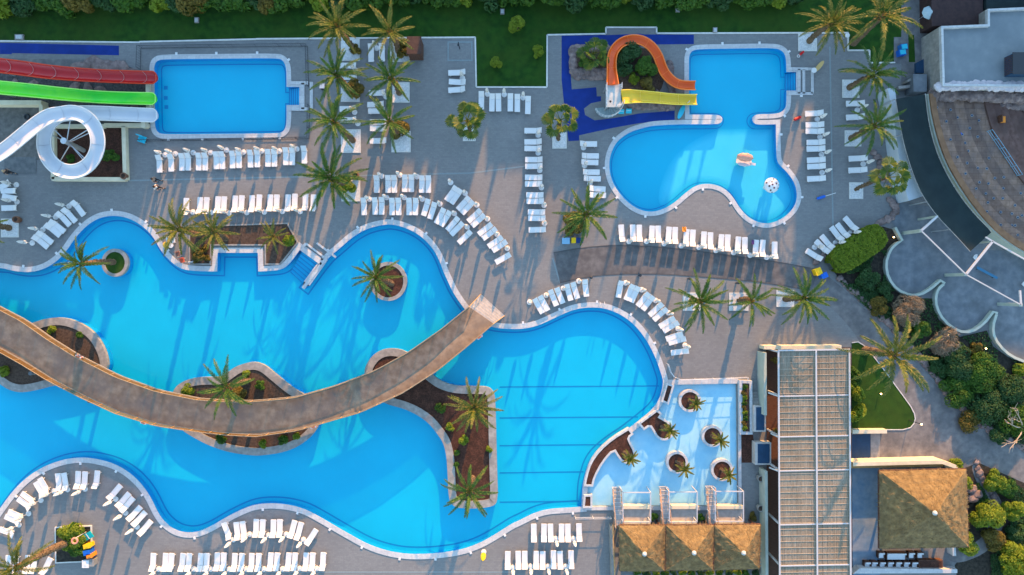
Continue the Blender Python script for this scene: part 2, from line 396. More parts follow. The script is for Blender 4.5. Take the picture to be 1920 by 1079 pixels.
# inner kerb line of the shallow footing that runs round the large pools (darker tile band on the floor)
def band(out, a, b, z, m): struct('pool_floor_line', MB().ring(offset(out,-a), offset(out,-b), z-.01, z), m)
band(mainW, .40, .56, -.84, m_line); band(slideW, .35, .48, -.84, m_line); band(kidsW, .33, .42, -.74, m_line)
for y in (726,784,836,887,942):
    x0 = 937; x1 = {726:1236,784:1196,836:1128,887:1094,942:1086}[y]
    a, b = P(x0,y,-.835), P(x1,y-2,-.835)
    struct('lane_line', MB().bar(a, b, .12, .01), m_line)
for px,py in ((311,165),(311,184),(312,201)):
    q = P(px,py,-.84); tag(MB().box(q.x,q.y,-.835,.42,.42,.02).build('sump_grate', m_line), 'dark square grate on the slide pool floor near the slide ends', 'grate', 'sump grates on the slide pool floor')
for px,py in ((222,866),(540,945),(278,914),(1350,127),(1352,168)):
    q = P(px,py,-.9); 
# submerged steps
def steps(name, a, b, c, d, n, z0, z1, m):   # quad a-b (top edge) to d-c (bottom edge)
    for i in range(n):
        t0, t1 = i/n, (i+1)/n
        q = [a.lerp(d,t0), b.lerp(c,t0), b.lerp(c,t1), a.lerp(d,t1)]
        z = z0+(z1-z0)*(i+.5)/n
        struct(name, MB().prism([tuple(v[:2]) for v in q], z1-.2, z), m)
m_step = M('step_tiles', (.001,.36,.62), (.002,.40,.66), 1, rough=.5)
def stepset(a,b,c,d,n,z0,z1,nose=True):
    mb = MB(); nb = MB()
    for i in range(n):
        t0, t1 = i/n, (i+1)/n
        q = [a.lerp(d,t0), b.lerp(c,t0), b.lerp(c,t1), a.lerp(d,t1)]
        z = z0+(z1-z0)*(i+.5)/n
        mb.prism([tuple(v[:2]) for v in q], z1-.2, z)
        p0, p1 = a.lerp(d,t1), b.lerp(c,t1)
        nb.bar((p0.x,p0.y,z+.004),(p1.x,p1.y,z+.004),.10,.012)
    struct('pool_steps', mb, m_step); struct('step_edge_lines', nb, m_line)
stepset(P(567,470), P(596,491), P(566,533), P(541,510), 7, -.12, -.75)
stepset(P(561.5,164), P(561.5,197), P(539,197), P(539,164), 5, -.12, -.75)
stepset(P(1492.5,136), P(1492.5,170), P(1476,170), P(1476,136), 4, -.1, -.6)

# --- islands standing in the main pool
def island(out_px, label, soil, lip=.85, top=.32, cm=m_cope2, bottom=-.85, it=2, wpx=None):
    o = W(chaikin(out_px, it), top); i = offset(o,-lip)
    t = thing('pool_island', label, 'planter', (0,0,0))
    MB().ring(o, i, -.12, top).build('rim', cm, t)
    MB().skirt(o, bottom, -.12, inward=False).build('base_wall', m_wall, t)
    n = MB(); 
    n.poly(i, top-.10); n.build('soil', soil, t)
    return o, i
island([(215+25*math.cos(R(a)),493+26.5*math.sin(R(a))) for a in range(0,360,15)], 'small round palm island with pale rim in the western pool arm', m_lawn, lip=.36, it=1)
island([(728+35*math.cos(R(a)),528+37*math.sin(R(a))) for a in range(0,360,15)], 'round palm island of red bark in the upper pool bay', m_soil, lip=.40, it=1)
island([(60,606),(87,597),(117,595),(147,604),(175,622),(192,647),(201,672),(202,692),(185,706),(140,716),(90,726),(65,733),(37,737),(15,731),(0,721),(-25,703),(-32,662),(0,630),(35,614)],
 'planted island under the western end of the curved bridge', m_soilb)
island([(322,738),(332,722),(355,710),(387,707),(412,708),(425,700),(442,687),(465,680),(480,679),(497,685),(515,700),(535,717),(552,730),(574,742),(598,760),(603,787),(591,810),(577,825),(555,840),(525,850),
 (495,854),(479,855),(450,852),(420,846),(390,835),(365,822),(345,810),(326,793),(316,765)], 'long planted island under the middle of the curved bridge', m_soilb)
island([(682,700),(687,682),(700,665),(717,655),(740,653),(765,660),(790,685),(812,705),(830,717),(855,724),(885,725),(915,725),(926,735),(929,752),(932,885),(934,938),(925,951),(880,955),(850,951),(841,937),
 (839,885),(837,855),(831,830),(817,810),(802,792),(780,777),(755,766),(730,760),(708,750),(690,730)], 'boot-shaped red bark island at the eastern end of the curved bridge', m_soil)

# --- lawns, path, road, mats, beds (thin sheets over the deck)
def sheet(name, px, z, m, it=0, kind='structure', label=None, cat=None):
    o = W(chaikin(px,it) if it else px, z)
    ob = MB().poly(o, z).build(name, m)
    if kind: ob['kind'] = kind
    if label: tag(ob, label, cat)
    return o
LAWN = [(-258,-198),(1738,-198),(1738,0),(1716,40),(1716,118),(1678,118),(1678,120),(1630,118),(1630,95),(1590,95),(1590,63),(1498,62),(1231,63),(1231,52),(1136,52),(1136,64),(1026,66),(1025,163),(893,163),(891,70),(480,73),(262,78),(262,80),(-258,74)]
sheet('lawn', LAWN, .03, m_lawn)
kb = MB()
for a,b in (((-258,75),(262,80)),((262,79),(480,74)),((480,73.5),(891,70.5)),((891,70),(893,164)),((893,164),(1025,164)),((1025.5,164),(1026,66)),((1026,66),(1136,64)),((1136,64),(1136,52)),((1136,52),(1231,52)),((1231,52),(1231,63)),((1231,63),(1590,62)),((1590,62),(1590,95)),((1590,95),(1630,95)),((1630,95),(1630,118)),((1630,118),(1678,118))):
    kb.bar(P(*a,.03), P(*b,.03), .16, .14)
struct('lawn_kerb', kb, m_kerb)
sheet('road', [(1518,545),(1530,507),(1565,526),(1612,572),(1650,604),(1690,643),(1738,703),(1790,762),(1850,810),(1930,855),(2170,960),(2170,1100),(1930,1100),(1930,905),(1860,885),(1790,884),(1597,866),(1597,812),(1660,808),(1702,808),(1718,796),(1713,776),(1690,742),(1640,680),(1612,640),(1590,610),(1560,578)], .008, m_road, it=1)
sheet('path', [(1038,474,1),(1090,465),(1160,459),(1260,465),(1360,478),(1450,490),(1520,503,1),(1534,506,1),(1522,546,1),(1440,531),(1340,521),(1240,514),(1160,514),(1100,519),(1050,531,1)], .014, m_path, it=1)
kb = MB()
for pl in ([(1038,474),(1090,465),(1160,459),(1260,465),(1360,478),(1450,490),(1520,503)], [(1050,531),(1100,519),(1160,514),(1240,514),(1340,521),(1440,531),(1518,545)]):
    q = chaikin(pl,1,closed=False)
    for a,b in zip(q,q[1:]): kb.bar(P(*a,.022), P(*b,.022), .08, .03)
struct('path_edging', kb, M('path_edge', (.08,.08,.085), rough=.8))
LAWN2 = [(1597,643,1),(1613,641),(1638,668),(1690,738),(1713,770),(1717,790),(1704,806),(1660,806,1),(1597,806,1)]
sheet('lawn', LAWN2, .035, m_lawn, it=1)
q = W(chaikin(LAWN2,1),.04)
kb = MB()
for a,b in zip(q, q[1:]): 
    kb.bar((a[0],a[1],.04),(b[0],b[1],.04),.09,.08)
struct('lawn_kerb', kb, m_kerb)
# planted ground east of the road
BED_A = W([(1560,505),(1600,470),(1655,425),(1690,435),(1680,470),(1660,500),(1668,525),(1690,550),(1725,560),(1752,560),(1760,600),(1800,632),(1850,620),(1862,650),(1890,670),(1920,680),(2170,690),(2170,950),(1930,850),(1852,806),(1792,758),(1742,700),(1692,638),(1655,602),(1618,570),(1578,530)])
struct('planting_bed', MB().poly(BED_A,.02), m_dirt)
BED_B = W([(1808,878),(1835,868),(1925,908),(2170,1010),(2170,1285),(1830,1285),(1790,1060),(1812,1030)])
struct('planting_bed', MB().poly(BED_B,.02), m_dirt)
sheet('path', [(1818,872),(1838,870),(1850,905),(1878,935),(1885,975),(1872,1010),(1846,1040),(1790,1060),(1770,1040),(1830,1020),(1855,990),(1856,950),(1838,920)], .03, m_road, it=2)
# rubber mats
sheet('rubber_mat', [(-258,80),(20,81),(20,81),(223,86),(223,104),(22,100),(22,102),(-258,98)], .012, m_mat)
sheet('rubber_mat', [(1053,67),(1145,66),(1200,63.5),(1210,65),(1301,65.5),(1301,83),(1213,84),(1213,87),(1070,86),(1070,140),(1072,168),(1118,164),(1119,181),(1127,181),(1127,190),(1108,194),(1095,204),(1097,216),(1115,226),(1150,222),(1200,213),(1265,208),(1265,226),(1200,231),(1150,240),(1086,254),(1086,264),(1066,265),(1060,220),(1053,150)], .012, m_mat)
# drain strips across the deck
db = MB()
for a,b in (((1556,88),(1562,430)),((240,339),(880,325)),((880,325),(985,312)),((480,1073),(962,1073)),((300,1075),(480,1074)),((1211,462),(1211,509)),((1036,484),(1050,531))):
    db.bar(P(*a,.004), P(*b,.004), .16, .012)
struct('drain_channel', db, m_drain)
# terraces under the amphitheatre
TERR = [(1690,380),(1760,390),(1830,470),(2170,470),(2170,690),(1920,677),(1885,660),(1865,635),(1861,612),(1862,590),(1845,607),(1822,622),(1797,622),(1770,602),(1755,575),(1756,555),(1765,530),(1747,540),(1727,552),(1707,553),(1683,543),(1667,522),(1662,495),(1670,468),(1694,450),(1680,428),(1664,404)]
sheet('terrace', TERR, .026, m_conc)
sheet('terrace', [(1690,0),(1760,0),(1760,172),(1690,172)], .036, m_road)
# splash area: paved strips round it
sheet('paving', [(1386,712),(1430,712),(1430,960),(1386,960)], .02, m_deck)
cb = MB()
cb.bar(P(1249,717,.05),P(1384,715,.05),.55,.12); cb.bar(P(1386.5,812,.05),P(1387.5,956,.05),.34,.12); cb.bar(P(1097,953.5,.05),P(1388,953.5,.05),.4,.12)
struct('pool_coping', cb, m_cope)
cb = MB().bar(P(565,466,.06),P(604,494,.06),.5,.12); cb.bar(P(604,494,.062),P(612,486,.062),.4,.12); cb.bar(P(594,456,.05),P(630,483,.05),.22,.12); cb.bar(P(567,464,.058),P(574,457,.058),.3,.12)
cb.bar(P(574,457,.056),P(612,486,.056),.2,.12); cb.bar(P(605,492,.055),P(568.5,541,.055),.36,.13)
struct('pool_coping', cb, m_cope)
cb = MB()
for a,b in (((541,156),(578,156)),((541,205),(578,205)),((568,156),(568,205)),((584,154),(584,204))): cb.bar(P(*a,.06),P(*b,.06),.36,.1)
for a,b in (((1477,129),(1524,130)),((1477,176),(1524,176)),((1498,130),(1498,176)),((1523,131),(1523,176)),((1507,131),(1507,176))): cb.bar(P(*a,.061),P(*b,.061),.3,.1)
struct('pool_coping', cb, m_cope)
# small white skimmer lids on the outer edge of the copings
def lids(out, off, step, skip=()):
    o = offset(out, off); acc = 0
    for i in range(len(o)):
        a, b = Vector(o[i-1]), Vector(o[i]); acc += (b-a).length
        if acc > step:
            acc = 0; px = b.x/S+960; py = 539.5-b.y/S
            if not(-5 < px < 1925) or any(x0<px<x1 and y0<py<y1 for x0,y0,x1,y1 in skip): continue
            MB_ = MB().box(0,0,.04,.24,.30,.08,math.atan2((b-a).y,(b-a).x)); ob = MB_.build('skimmer_lid', m_white); ob.location = (b.x,b.y,0)
            tag(ob, 'small white skimmer lid on the outer edge of a pool coping', 'skimmer lid', 'skimmer lids round the pools')
lids(mainW, .62, 3.9, ((320,440,615,560),(840,540,960,640),(1085,690,1260,960)))
lids(kidsW, .55, 3.6, ((1190,210,1470,250),(1470,120,1530,180),(1190,150,1300,250)))
lids(slideW, .58, 3.6, ((270,120,295,250),(535,150,590,210)))

# ================================================================== SKY, SUN, CAMERA
SUN_EL, SH = 15.0, Vector((-.235,-1.0))       # shadows fall along SH on the ground
az = math.atan2(-SH.x, -SH.y)                 # compass bearing of the sun, clockwise from +Y
w = bpy.data.worlds.new('World'); scene.world = w; w.use_nodes = True
nt = w.node_tree; bg = nt.nodes['Background']; sky = nt.nodes.new('ShaderNodeTexSky')
sky.sky_type = 'NISHITA'; sky.sun_disc = False; sky.sun_elevation = R(SUN_EL); sky.sun_rotation = az
sky.air_density = 1.6; sky.dust_density = .4; sky.ozone_density = 3.0
nt.links.new(sky.outputs[0], bg.inputs[0]); bg.inputs[1].default_value = 0.15
sl = bpy.data.lights.new('sun', 'SUN'); sl.energy = 3.05; sl.angle = R(.5); sl.color = (1.0,.49,.15)
so = bpy.data.objects.new('sun', sl); C.objects.link(so)
d = Vector((SH.x,SH.y,0)).normalized()*math.cos(R(SUN_EL)) + Vector((0,0,-math.sin(R(SUN_EL))))
so.rotation_euler = d.to_track_quat('-Z','Y').to_euler(); so.location = (0,0,90)
cam = bpy.data.cameras.new('camera'); co = bpy.data.objects.new('camera', cam); C.objects.link(co)
cam.sensor_width = 36; cam.lens = 36*H/(1920*S); cam.clip_end = 2500; cam.clip_start = 1
co.location = (0,0,H); co.rotation_euler = (0,0,0); scene.camera = co
vs = scene.view_settings; vs.view_transform = 'Standard'; vs.look = 'None'; vs.exposure = 1.93; vs.gamma = 1.0; vs.use_curve_mapping = False
scene.cycles.max_bounces = 6; scene.cycles.transparent_max_bounces = 12; scene.cycles.caustics_reflective = False; scene.cycles.caustics_refractive = False
# ================================================================== OFF-FRAME MASSES ADDED TO SHADE THE RESORT
TS = math.tan(R(SUN_EL))
def shade_height(u, ycast, yend):
    """height of a thing standing at photo row ycast whose shadow ends at photo row yend"""
    return (yend-ycast)*S*math.hypot(SH.x,1.0)*TS
def block(nm, label, u0, u1, ycast, yend, m, cat='building', depth=90):
    h = shade_height(0, ycast, yend); k = -SH.x
    x0, x1 = u0-k*ycast, u1-k*ycast
    t = thing(nm, label, cat)
    a, b = P(x0,ycast), P(x1,ycast-depth)
    mb = MB(); mb.box((a.x+b.x)/2,(a.y+b.y)/2,h/2, abs(b.x-a.x), abs(b.y-a.y), h); mb.build('wall', m, t)
    rb = MB(); rb.box((a.x+b.x)/2,(a.y+b.y)/2,h+.2, abs(b.x-a.x)+.01, abs(b.y-a.y)+.5, .4); rb.build('roof', m_roofw, t)
    wb = MB(); n = max(1,int(abs(b.x-a.x)/4)); fl = max(1,int(h/3.2))
    for f in range(fl):
        for i in range(n):
            x = min(a.x,b.x)+abs(b.x-a.x)*(i+.5)/n
            wb.box(x, min(a.y,b.y)-.0, 1.7+f*3.2, 2.2, .12, 1.6)
    wb.build('window', m_navy, t)
SKYLINE = [(-500,130,800),(130,360,545),(360,520,330),(520,640,290),(640,690,215),(690,770,300),(770,830,190),(830,880,350),(905,960,420),(985,1075,360),
           (1075,1180,400),(1180,1262,380),(1262,1345,470),(1345,1600,240),(1600,1668,520),(1676,1860,690),(1860,2100,700),(2100,2500,760)]
for i,(u0,u1,ye) in enumerate(SKYLINE):  # unseen blocks added, heights and gaps shaped by where shade should end
    block('hotel_shade_block', 'unseen shade-casting hotel block, %s from the west in the row beyond the northern hedge' % ORD[i+1], u0, u1, -640, ye-70, m_cream, depth=120)
def cypress_mesh(seed):
    r = random.Random(seed); mb = MB(); K = 9; prof = []
    for j in range(15):
        t = j/14; prof.append((.5*math.sin(math.pi*(.10+.88*t))**.8*(1-.55*t), .06+.94*t))
    vs = []; fs = []
    for (rr,z) in prof:
        for i in range(K): a = 6.2832*i/K; k = rr*r.uniform(.7,1.25); vs.append((k*math.cos(a),k*math.sin(a),z+r.uniform(-.01,.01)))
    for j in range(14):
        for i in range(K): fs.append((j*K+i,j*K+(i+1)%K,(j+1)*K+(i+1)%K,(j+1)*K+i))
    mb.add(vs,fs)
    me = bpy.data.meshes.new('crown'); me.from_pydata(mb.v,[],mb.f); me.materials.append(m_leafd); return me
CY = [cypress_mesh(s) for s in range(4)]; CT = MB().tube([(0,0,0),(0,0,.12)],.06,7); CTm = bpy.data.meshes.new('trunk'); CTm.from_pydata(CT.v,[],CT.f); CTm.materials.append(m_bark)
rc = random.Random(21); u = -420; nc = 0
while u < 2350:  # unseen cypresses added to break the shade edge into streaks
    ye = next((y for a_,b_,y in SKYLINE if a_ <= u < b_), 400)+(rc.uniform(-50,190) if u < 1640 else rc.uniform(-60,60)); yc = rc.uniform(-330,-230); wpx = rc.uniform(12,34); h = shade_height(0,yc,ye)
    q = P(u+SH.x*yc,yc); t = thing('cypress','unseen shade-streaking cypress in the row beyond the northern hedge','tree',q,rc.uniform(0,6),'unseen cypresses added for shade streaks'); t.scale = (wpx*S*1.5,wpx*S*1.5,h)
    for nm,me in (('crown',CY[nc%4]),('trunk',CTm)): o = bpy.data.objects.new(nm,me); C.objects.link(o); o.parent = t
    nc += 1; u += wpx*.75+rc.choice((2,5,9,16,26))
# ------------------------------------------------------------------ foliage
def leaf_quad(mb, p, n, size, r, asp=.5):
    n = n.normalized(); x = n.orthogonal().normalized(); a = r.uniform(0, 6.283)
    x = (x*math.cos(a) + n.cross(x)*math.sin(a)); y = n.cross(x)
    l, w_ = size, size*asp
    mb.add([p-x*l*.5, p+y*w_*.5+n*.12*l, p+x*l*.5, p-y*w_*.5+n*.12*l], [(0,1,2,3)])
def crown_mesh(name, m, rx, ry, rz, n, leaf, seed, lumps=9, asp=.5, squash=.0):
    """leaf clumps spread through a lumpy crown; base at z 0"""
    r = random.Random(seed); mb = MB(); L_ = []
    for _ in range(lumps):
        a, e = r.uniform(0,6.283), r.uniform(-.1,1.2)
        L_.append((Vector((math.cos(a)*math.cos(e)*.62, math.sin(a)*math.cos(e)*.62, .42+.40*math.sin(e))), r.uniform(.30,.46)))
    L_.append((Vector((0,0,.5)), .5))
    for _ in range(n):
        c, q = r.choice(L_)
        d_ = Vector((r.gauss(0,1), r.gauss(0,1), r.gauss(.15,1))).normalized()
        k = q*(1-abs(r.gauss(0,.13)))
        p = c+d_*k; p.z = max(.02, p.z)
        nn = (d_+Vector((r.uniform(-.6,.6),r.uniform(-.6,.6),r.uniform(-.2,.8)))).normalized()
        leaf_quad(mb, Vector((p.x*rx, p.y*ry, p.z*rz)), nn, leaf*r.uniform(.6,1.25), r, asp)
    me = bpy.data.meshes.new(name); me.from_pydata(mb.v, [], mb.f); me.materials.append(m); return me
def stem_mesh(name, h, r0, n, seed, spread=.35):
    r = random.Random(seed); mb = MB()
    mb.tube([(0,0,-.05),(r.uniform(-.04,.04),r.uniform(-.04,.04),h*.45)], [r0,r0*.75], 7)
    for i in range(n):
        a = 6.283*i/n+r.uniform(-.4,.4); z0 = h*r.uniform(.25,.45)
        mb.tube([(0,0,z0),(math.cos(a)*spread*.5,math.sin(a)*spread*.5,z0+h*.22),(math.cos(a)*spread,math.sin(a)*spread,z0+h*.38)], [r0*.55,r0*.35,r0*.14], 5)
    me = bpy.data.meshes.new(name); me.from_pydata(mb.v, [], mb.f); me.materials.append(m_bark); return me
_BUSH = {}
def bush(px, py, rpx, label, m=None, hz=1.0, group=None, name='shrub', seed=0, ry=None, leaf=.34, dens=1.0, cat='shrub', z=0.0, rz=None, lumps=9):
    m = m or m_leaf; rx = rpx*S; ryy = (ry or rpx)*S; hgt = (rx+ryy)*.5*1.25*hz
    key = (m.name, seed % 4, round(rx,1), round(ryy,1), round(hgt,1), leaf)
    if key not in _BUSH:
        n = int(min(6500, 520*dens*(rx*ryy+.5*rx*hgt+.5*ryy*hgt)*(.34/leaf)**1.6)+120)
        _BUSH[key] = (crown_mesh('crown', m, rx*1.02, ryy*1.02, hgt, n*(3 if m is m_twig else 1), leaf, seed*31+7, lumps, .07 if m is m_twig else .5), stem_mesh('stem', hgt, .07+.03*rx, 5, seed, rx*.5))
    c, s_ = _BUSH[key]
    zc = z+hgt*.45
    q = P(px,py,zc)
    t = thing(name, label, cat, (q.x,q.y,z), (seed*1.7)%6.28 if rz is None else rz, group)
    for nm, me in (('crown' if name != 'shrub' else 'foliage', c), ('trunk' if name != 'shrub' else 'stem', s_)):
        o = bpy.data.objects.new(nm, me); C.objects.link(o); o.parent = t
    return t

# ------------------------------------------------------------------ palms
def frond(mb, r, az_, el, L_, droop, wid, nl=20, origin=Vector((0,0,0)), twist=0):
    pts = []; p = origin.copy(); e = el; k = 11; st = L_/k
    side = Vector((-math.sin(az_), math.cos(az_), 0))
    for i in range(k+1):
        pts.append(p.copy())
        p = p+Vector((math.cos(az_)*math.cos(e), math.sin(az_)*math.cos(e), math.sin(e)))*st + side*twist*st*(i/k)
        e -= droop*(.35+1.3*i/k)/k
    rr = [.035*(1-.8*i/k) for i in range(k+1)]
    mb.tube(pts, rr, 4)
    for i in range(nl):
        t = .12+.88*(i+.5)/nl; f = t*k; j = min(k-1,int(f)); q = pts[j].lerp(pts[j+1], f-j)
        d_ = (pts[j+1]-pts[j]).normalized()
        up = side.cross(d_).normalized()
        if up.z < 0: up = -up
        ll = wid*(math.sin(math.pi*min(1,.18+.80*t))**.6)*r.uniform(.8,1.12)
        for sg in (-1,1):
            v = (side*sg*.80+d_*(.55+.5*t)+up*r.uniform(-.25,.30)).normalized()
            tip = q+v*ll; tip.z -= .10*ll
            w_ = d_*(.040+.014*r.random())
            mid = q+v*ll*.5+up*.03
            mb.add([q-w_, mid-w_*1.1, tip, mid+w_*1.1, q+w_], [(0,1,2,3,4)])
def palm_crown(name, m, seed, L_=3.15, n=26):
    r = random.Random(seed); mb = MB()
    for i in range(n):
        t = i/(n-1); az_ = i*2.39996+r.uniform(-.35,.35)
        el = R(78-88*t+r.uniform(-8,8)); frond(mb, r, az_, el, L_*r.uniform(.80,1.12)*(.80+.25*min(1,t*2.2)), R(58+30*(1-t)+r.uniform(-15,15)), .37*r.uniform(.85,1.1), 24, Vector((math.cos(az_)*.12,math.sin(az_)*.12,-.1*t)), r.uniform(-.25,.25))
    me = bpy.data.meshes.new(name); me.from_pydata(mb.v, [], mb.f); me.materials.append(m); return me
def heart_mesh():
    mb = MB(); r = random.Random(3)
    for i in range(26):
        a = i*2.4; z = -.55+.5*(i/26)
        mb.tube([(math.cos(a)*.12,math.sin(a)*.12,z-.15),(math.cos(a)*.36,math.sin(a)*.36,z+.18)],[.06,.025],4)
    me = bpy.data.meshes.new('frond_bases'); me.from_pydata(mb.v,[],mb.f); me.materials.append(M('frond_base',(.20,.12,.05),(.34,.20,.06),6,rough=.9)); return me
HEART = heart_mesh()
def fan_crown(name, m, seed, n=11, big=1.0):
    r = random.Random(seed); mb = MB()
    for i in range(n):
        t = i/(n-1); az_ = i*2.39996+r.uniform(-.3,.3); el = R(75-85*t); L_ = r.uniform(.85,1.35)*big
        d_ = Vector((math.cos(az_)*math.cos(el), math.sin(az_)*math.cos(el), math.sin(el)))
        q = d_*L_; q.z -= .12*L_*t
        mb.tube([(0,0,0), q*.55+Vector((0,0,.05)), q], [.03,.025,.02], 4)
        side = Vector((-math.sin(az_), math.cos(az_), 0)); dd = (d_+Vector((0,0,-.45))).normalized(); nrm = side.cross(dd)
        k = 17; rad = .86*big*r.uniform(.75,1.0)
        for j in range(k):
            a = R(-125+250*(j+.5)/k); h = R(7.3)
            e0 = dd*math.cos(a-h)+side*math.sin(a-h); e1 = dd*math.cos(a+h)+side*math.sin(a+h); em = dd*math.cos(a)+side*math.sin(a)
            ln = rad*(1-.18*abs(a)/2.2)*r.uniform(.9,1.05); dr = Vector((0,0,-.22*ln))
            mb.add([q, q+e0*ln*.74+nrm*.02, q+em*ln+dr, q+e1*ln*.74-nrm*.02], [(0,1,2,3)])
    me = bpy.data.meshes.new(name); me.from_pydata(mb.v, [], mb.f); me.materials.append(m); return me
def trunk_mb(base, top, r0, r1, seed, rings=26):
    """ringed, leaf-scarred trunk from base to top (local coordinates)"""
    r = random.Random(seed); pts = []; rad = []; base, top = Vector(base), Vector(top)
    bend = Vector((r.uniform(-.15,.15), r.uniform(-.15,.15), 0))
    for i in range(rings*2+1):
        t = i/(rings*2); p = base.lerp(top,t)+bend*math.sin(math.pi*t)
        pts.append(p); rad.append((r0*(1.25-.25*min(1,t*6)) + (r1-r0)*t)*(1.0 if i%2 else 1.13))
    mb = MB().tube(pts, rad, 10)
    for i in range(0, rings*5):              # leaf-base stubs
        t = r.uniform(.05,1); p = base.lerp(top,t)+bend*math.sin(math.pi*t); a = i*2.39996; rr = r0+(r1-r0)*t
        q = p+Vector((math.cos(a)*rr*.95, math.sin(a)*rr*.95, 0)); mb.bar(q, q+Vector((math.cos(a)*.10, math.sin(a)*.10, .13)), .10, .05)
    return mb
CR = {}
def palm(base, crown, label, kind='date', size=1.0, h=None, seed=0, group='palms round the pools', gold=False, zb=0.0, r0=.27, nm=None):
    rb = math.hypot(base[0]-960, base[1]-539.5); dx, dy = crown[0]-960, crown[1]-539.5
    if h is None:
        proj = ((base[0]-960)*dx+(base[1]-539.5)*dy)/max(1,rb)
        h = max(2.2, min(8.0, H*(1-rb/max(rb+1,proj))))
    b = P(base[0],base[1],zb); c = P(crown[0],crown[1],h)
    nmx = nm or ('date_palm' if kind == 'date' else 'fan_palm')
    t = thing(nmx, label, 'palm tree', b, 0, group)
    trunk_mb((0,0,-.05), c-b+Vector((0,0,-.25)), r0, r0*.72, seed).build('trunk', m_trunk, t)
    key = (kind, seed%4, gold)
    if key not in CR:
        CR[key] = palm_crown('crown', m_palm2 if gold else m_palm, seed%4+11, n=(18,22,15,24)[seed%4]) if kind == 'date' else fan_crown('crown', m_fan, seed%4+5)
    o = bpy.data.objects.new('crown', CR[key]); C.objects.link(o); o.parent = t; o.location = c-b; o.scale = (size,)*3; o.rotation_euler = (0,0,seed*1.3)
    if kind == 'date':
        f_ = bpy.data.objects.new('frond_bases', HEART); C.objects.link(f_); f_.parent = o
    return t

# --- white gravel squares at the palm feet
GS = [(657,94,35,41),(750,95,36,43),(657,172,35,39),(752,174,32,38),(658,265,37,44),(752,266,36,40),(658,358,35,40),(880,250,24,30),(1049,264,27,30),
      (1514,79,35,35),(1595,167,32,34),(1599,260,31,30),(1605,358,26,31),(19,428,33,35),(1472,560,33,32),(1385,566,36,34),(1297,566,34,34)]
for x,y,w_,h_ in GS:
    o = W(rect(x-w_/2,y-h_/2,x+w_/2,y+h_/2)); i = offset(o,-.13)
    n_ = GS.index((x,y,w_,h_))
    t = thing('tree_pit', 'white gravel square round the foot of a palm on the grey deck', 'tree pit', group='gravel squares under the palms')
    MB().ring(o,i,0,.07).build('edging', m_kerb, t); MB().poly(i,.045).build('gravel', m_gravel, t)
N_, E_ = 'north', 'east'
PALMS = [
 ((664,92),(632,50),'tall date palm leaning over the lawn edge, with a tuft of shrub at its foot',dict(seed=1,gold=1)),
 ((747,97),(730,60),'date palm beside the brown timber kiosk at the lawn edge',dict(seed=2,gold=1)),
 ((662,173),(630,141),'date palm above an ochre bush just right of the slide pool steps',dict(seed=3)),
 ((749,175),(733,147),'date palm in a bare gravel square below the timber kiosk',dict(seed=0)),
 ((662,264),(626,229),'date palm with a long bare trunk near the lower right corner of the slide pool',dict(seed=1)),
 ((744,256),(730,228),'date palm beside a large ochre bush left of the wide paved court',dict(seed=2)),
 ((655,347),(620,335),'broad date palm between the two long lounger rows left of centre',dict(seed=3,size=1.18,h=5.2)),
 ((1091,411),(1100,402),'date palm over an ochre bush beside the coloured bins',dict(seed=0,size=1.1,h=5)),
 ((1517,78),(1560,44),'date palm on the lawn edge nearest the corner of the children pool',dict(seed=1,gold=1,size=1.05)),
 ((1600,80),(1655,28),'very tall golden date palm beside the brown roof',dict(seed=2,gold=1,size=1.35,h=7.6,r0=.36)),
 ((1592,165),(1637,140),'date palm in a gravel square below the tall golden palm',dict(seed=3)),
 ((1595,260),(1640,236),'date palm overhanging the dark shade net',dict(seed=0,size=1.05)),
 ((215,492),(152,495),'date palm on the small grassy round island, crown over the water',dict(seed=1,size=.85,h=6.2)),
 ((18,428),(-38,425),'palm trunk leaning out of the left edge from a gravel square',dict(seed=2)),
 ((375,441),(335,430),'date palm leaning from the angular bed over the pool edge',dict(seed=3,h=5.2,gold=1)),
 ((424,448),(402,435),'date palm in the middle of the angular bed north of the pool',dict(seed=0,h=4.2,size=.85,gold=1)),
 ((736,533),(705,520),'date palm on the round red bark island',dict(seed=1,size=.85,h=4.6)),
 ((468,714),(425,727),'date palm whose fronds hang over the curved bridge',dict(seed=2,size=1.05,h=5.4)),
 ((893,752),(889,765),'upper date palm on the boot-shaped island',dict(seed=3,gold=1,h=4.6,size=.95)),
 ((886,895),(880,922),'lower date palm on the boot-shaped island',dict(seed=0,h=5)),
 ((1297,565),(1313,566),'date palm right of the curved lounger arc, westernmost of three below the path',dict(seed=1,h=4.8,size=1.05)),
 ((1386,563),(1410,565),'date palm in the middle of the three below the curved path',dict(seed=2,size=.9)),
 ((1472,561),(1508,560),'date palm nearest the road, easternmost of three below the curved path',dict(seed=3,size=1.0)),
 ((1622,657),(1678,667),'huge golden date palm arching over the road and the small lawn',dict(seed=0,gold=1,size=1.5,h=6.2,r0=.36)),
 ((135,1014),(30,1066),'thick-trunked date palm leaning from the square bed at lower left',dict(seed=1,h=7.4,gold=1,size=1.1,r0=.40)),
 ((1604,356),(1664,333),'fan palm with a thin curved trunk beside the white ramp',dict(kind='fan',seed=1,h=6.2,size=1.25,r0=.15)),
 ((880,256),(876,226),'bushy fan palm in the middle of the wide paved court',dict(kind='fan',seed=2,h=3.6,size=1.35,r0=.18)),
 ((1047,262),(1050,226),'fan palm with separate round leaves beside the blue mat',dict(kind='fan',seed=3,h=4.4,size=1.25,r0=.17)),
 ((520,452),(512,444),'short bushy palm at the right end of the angular bed',dict(seed=2,gold=1,h=2.4,size=.62,r0=.16)),
 ((1110,108),(1112,102),'small fan palm in the rock-edged bed beside the orange slide',dict(kind='fan',seed=1,h=2.4,size=1.1,r0=.14,zb=.5)),
]
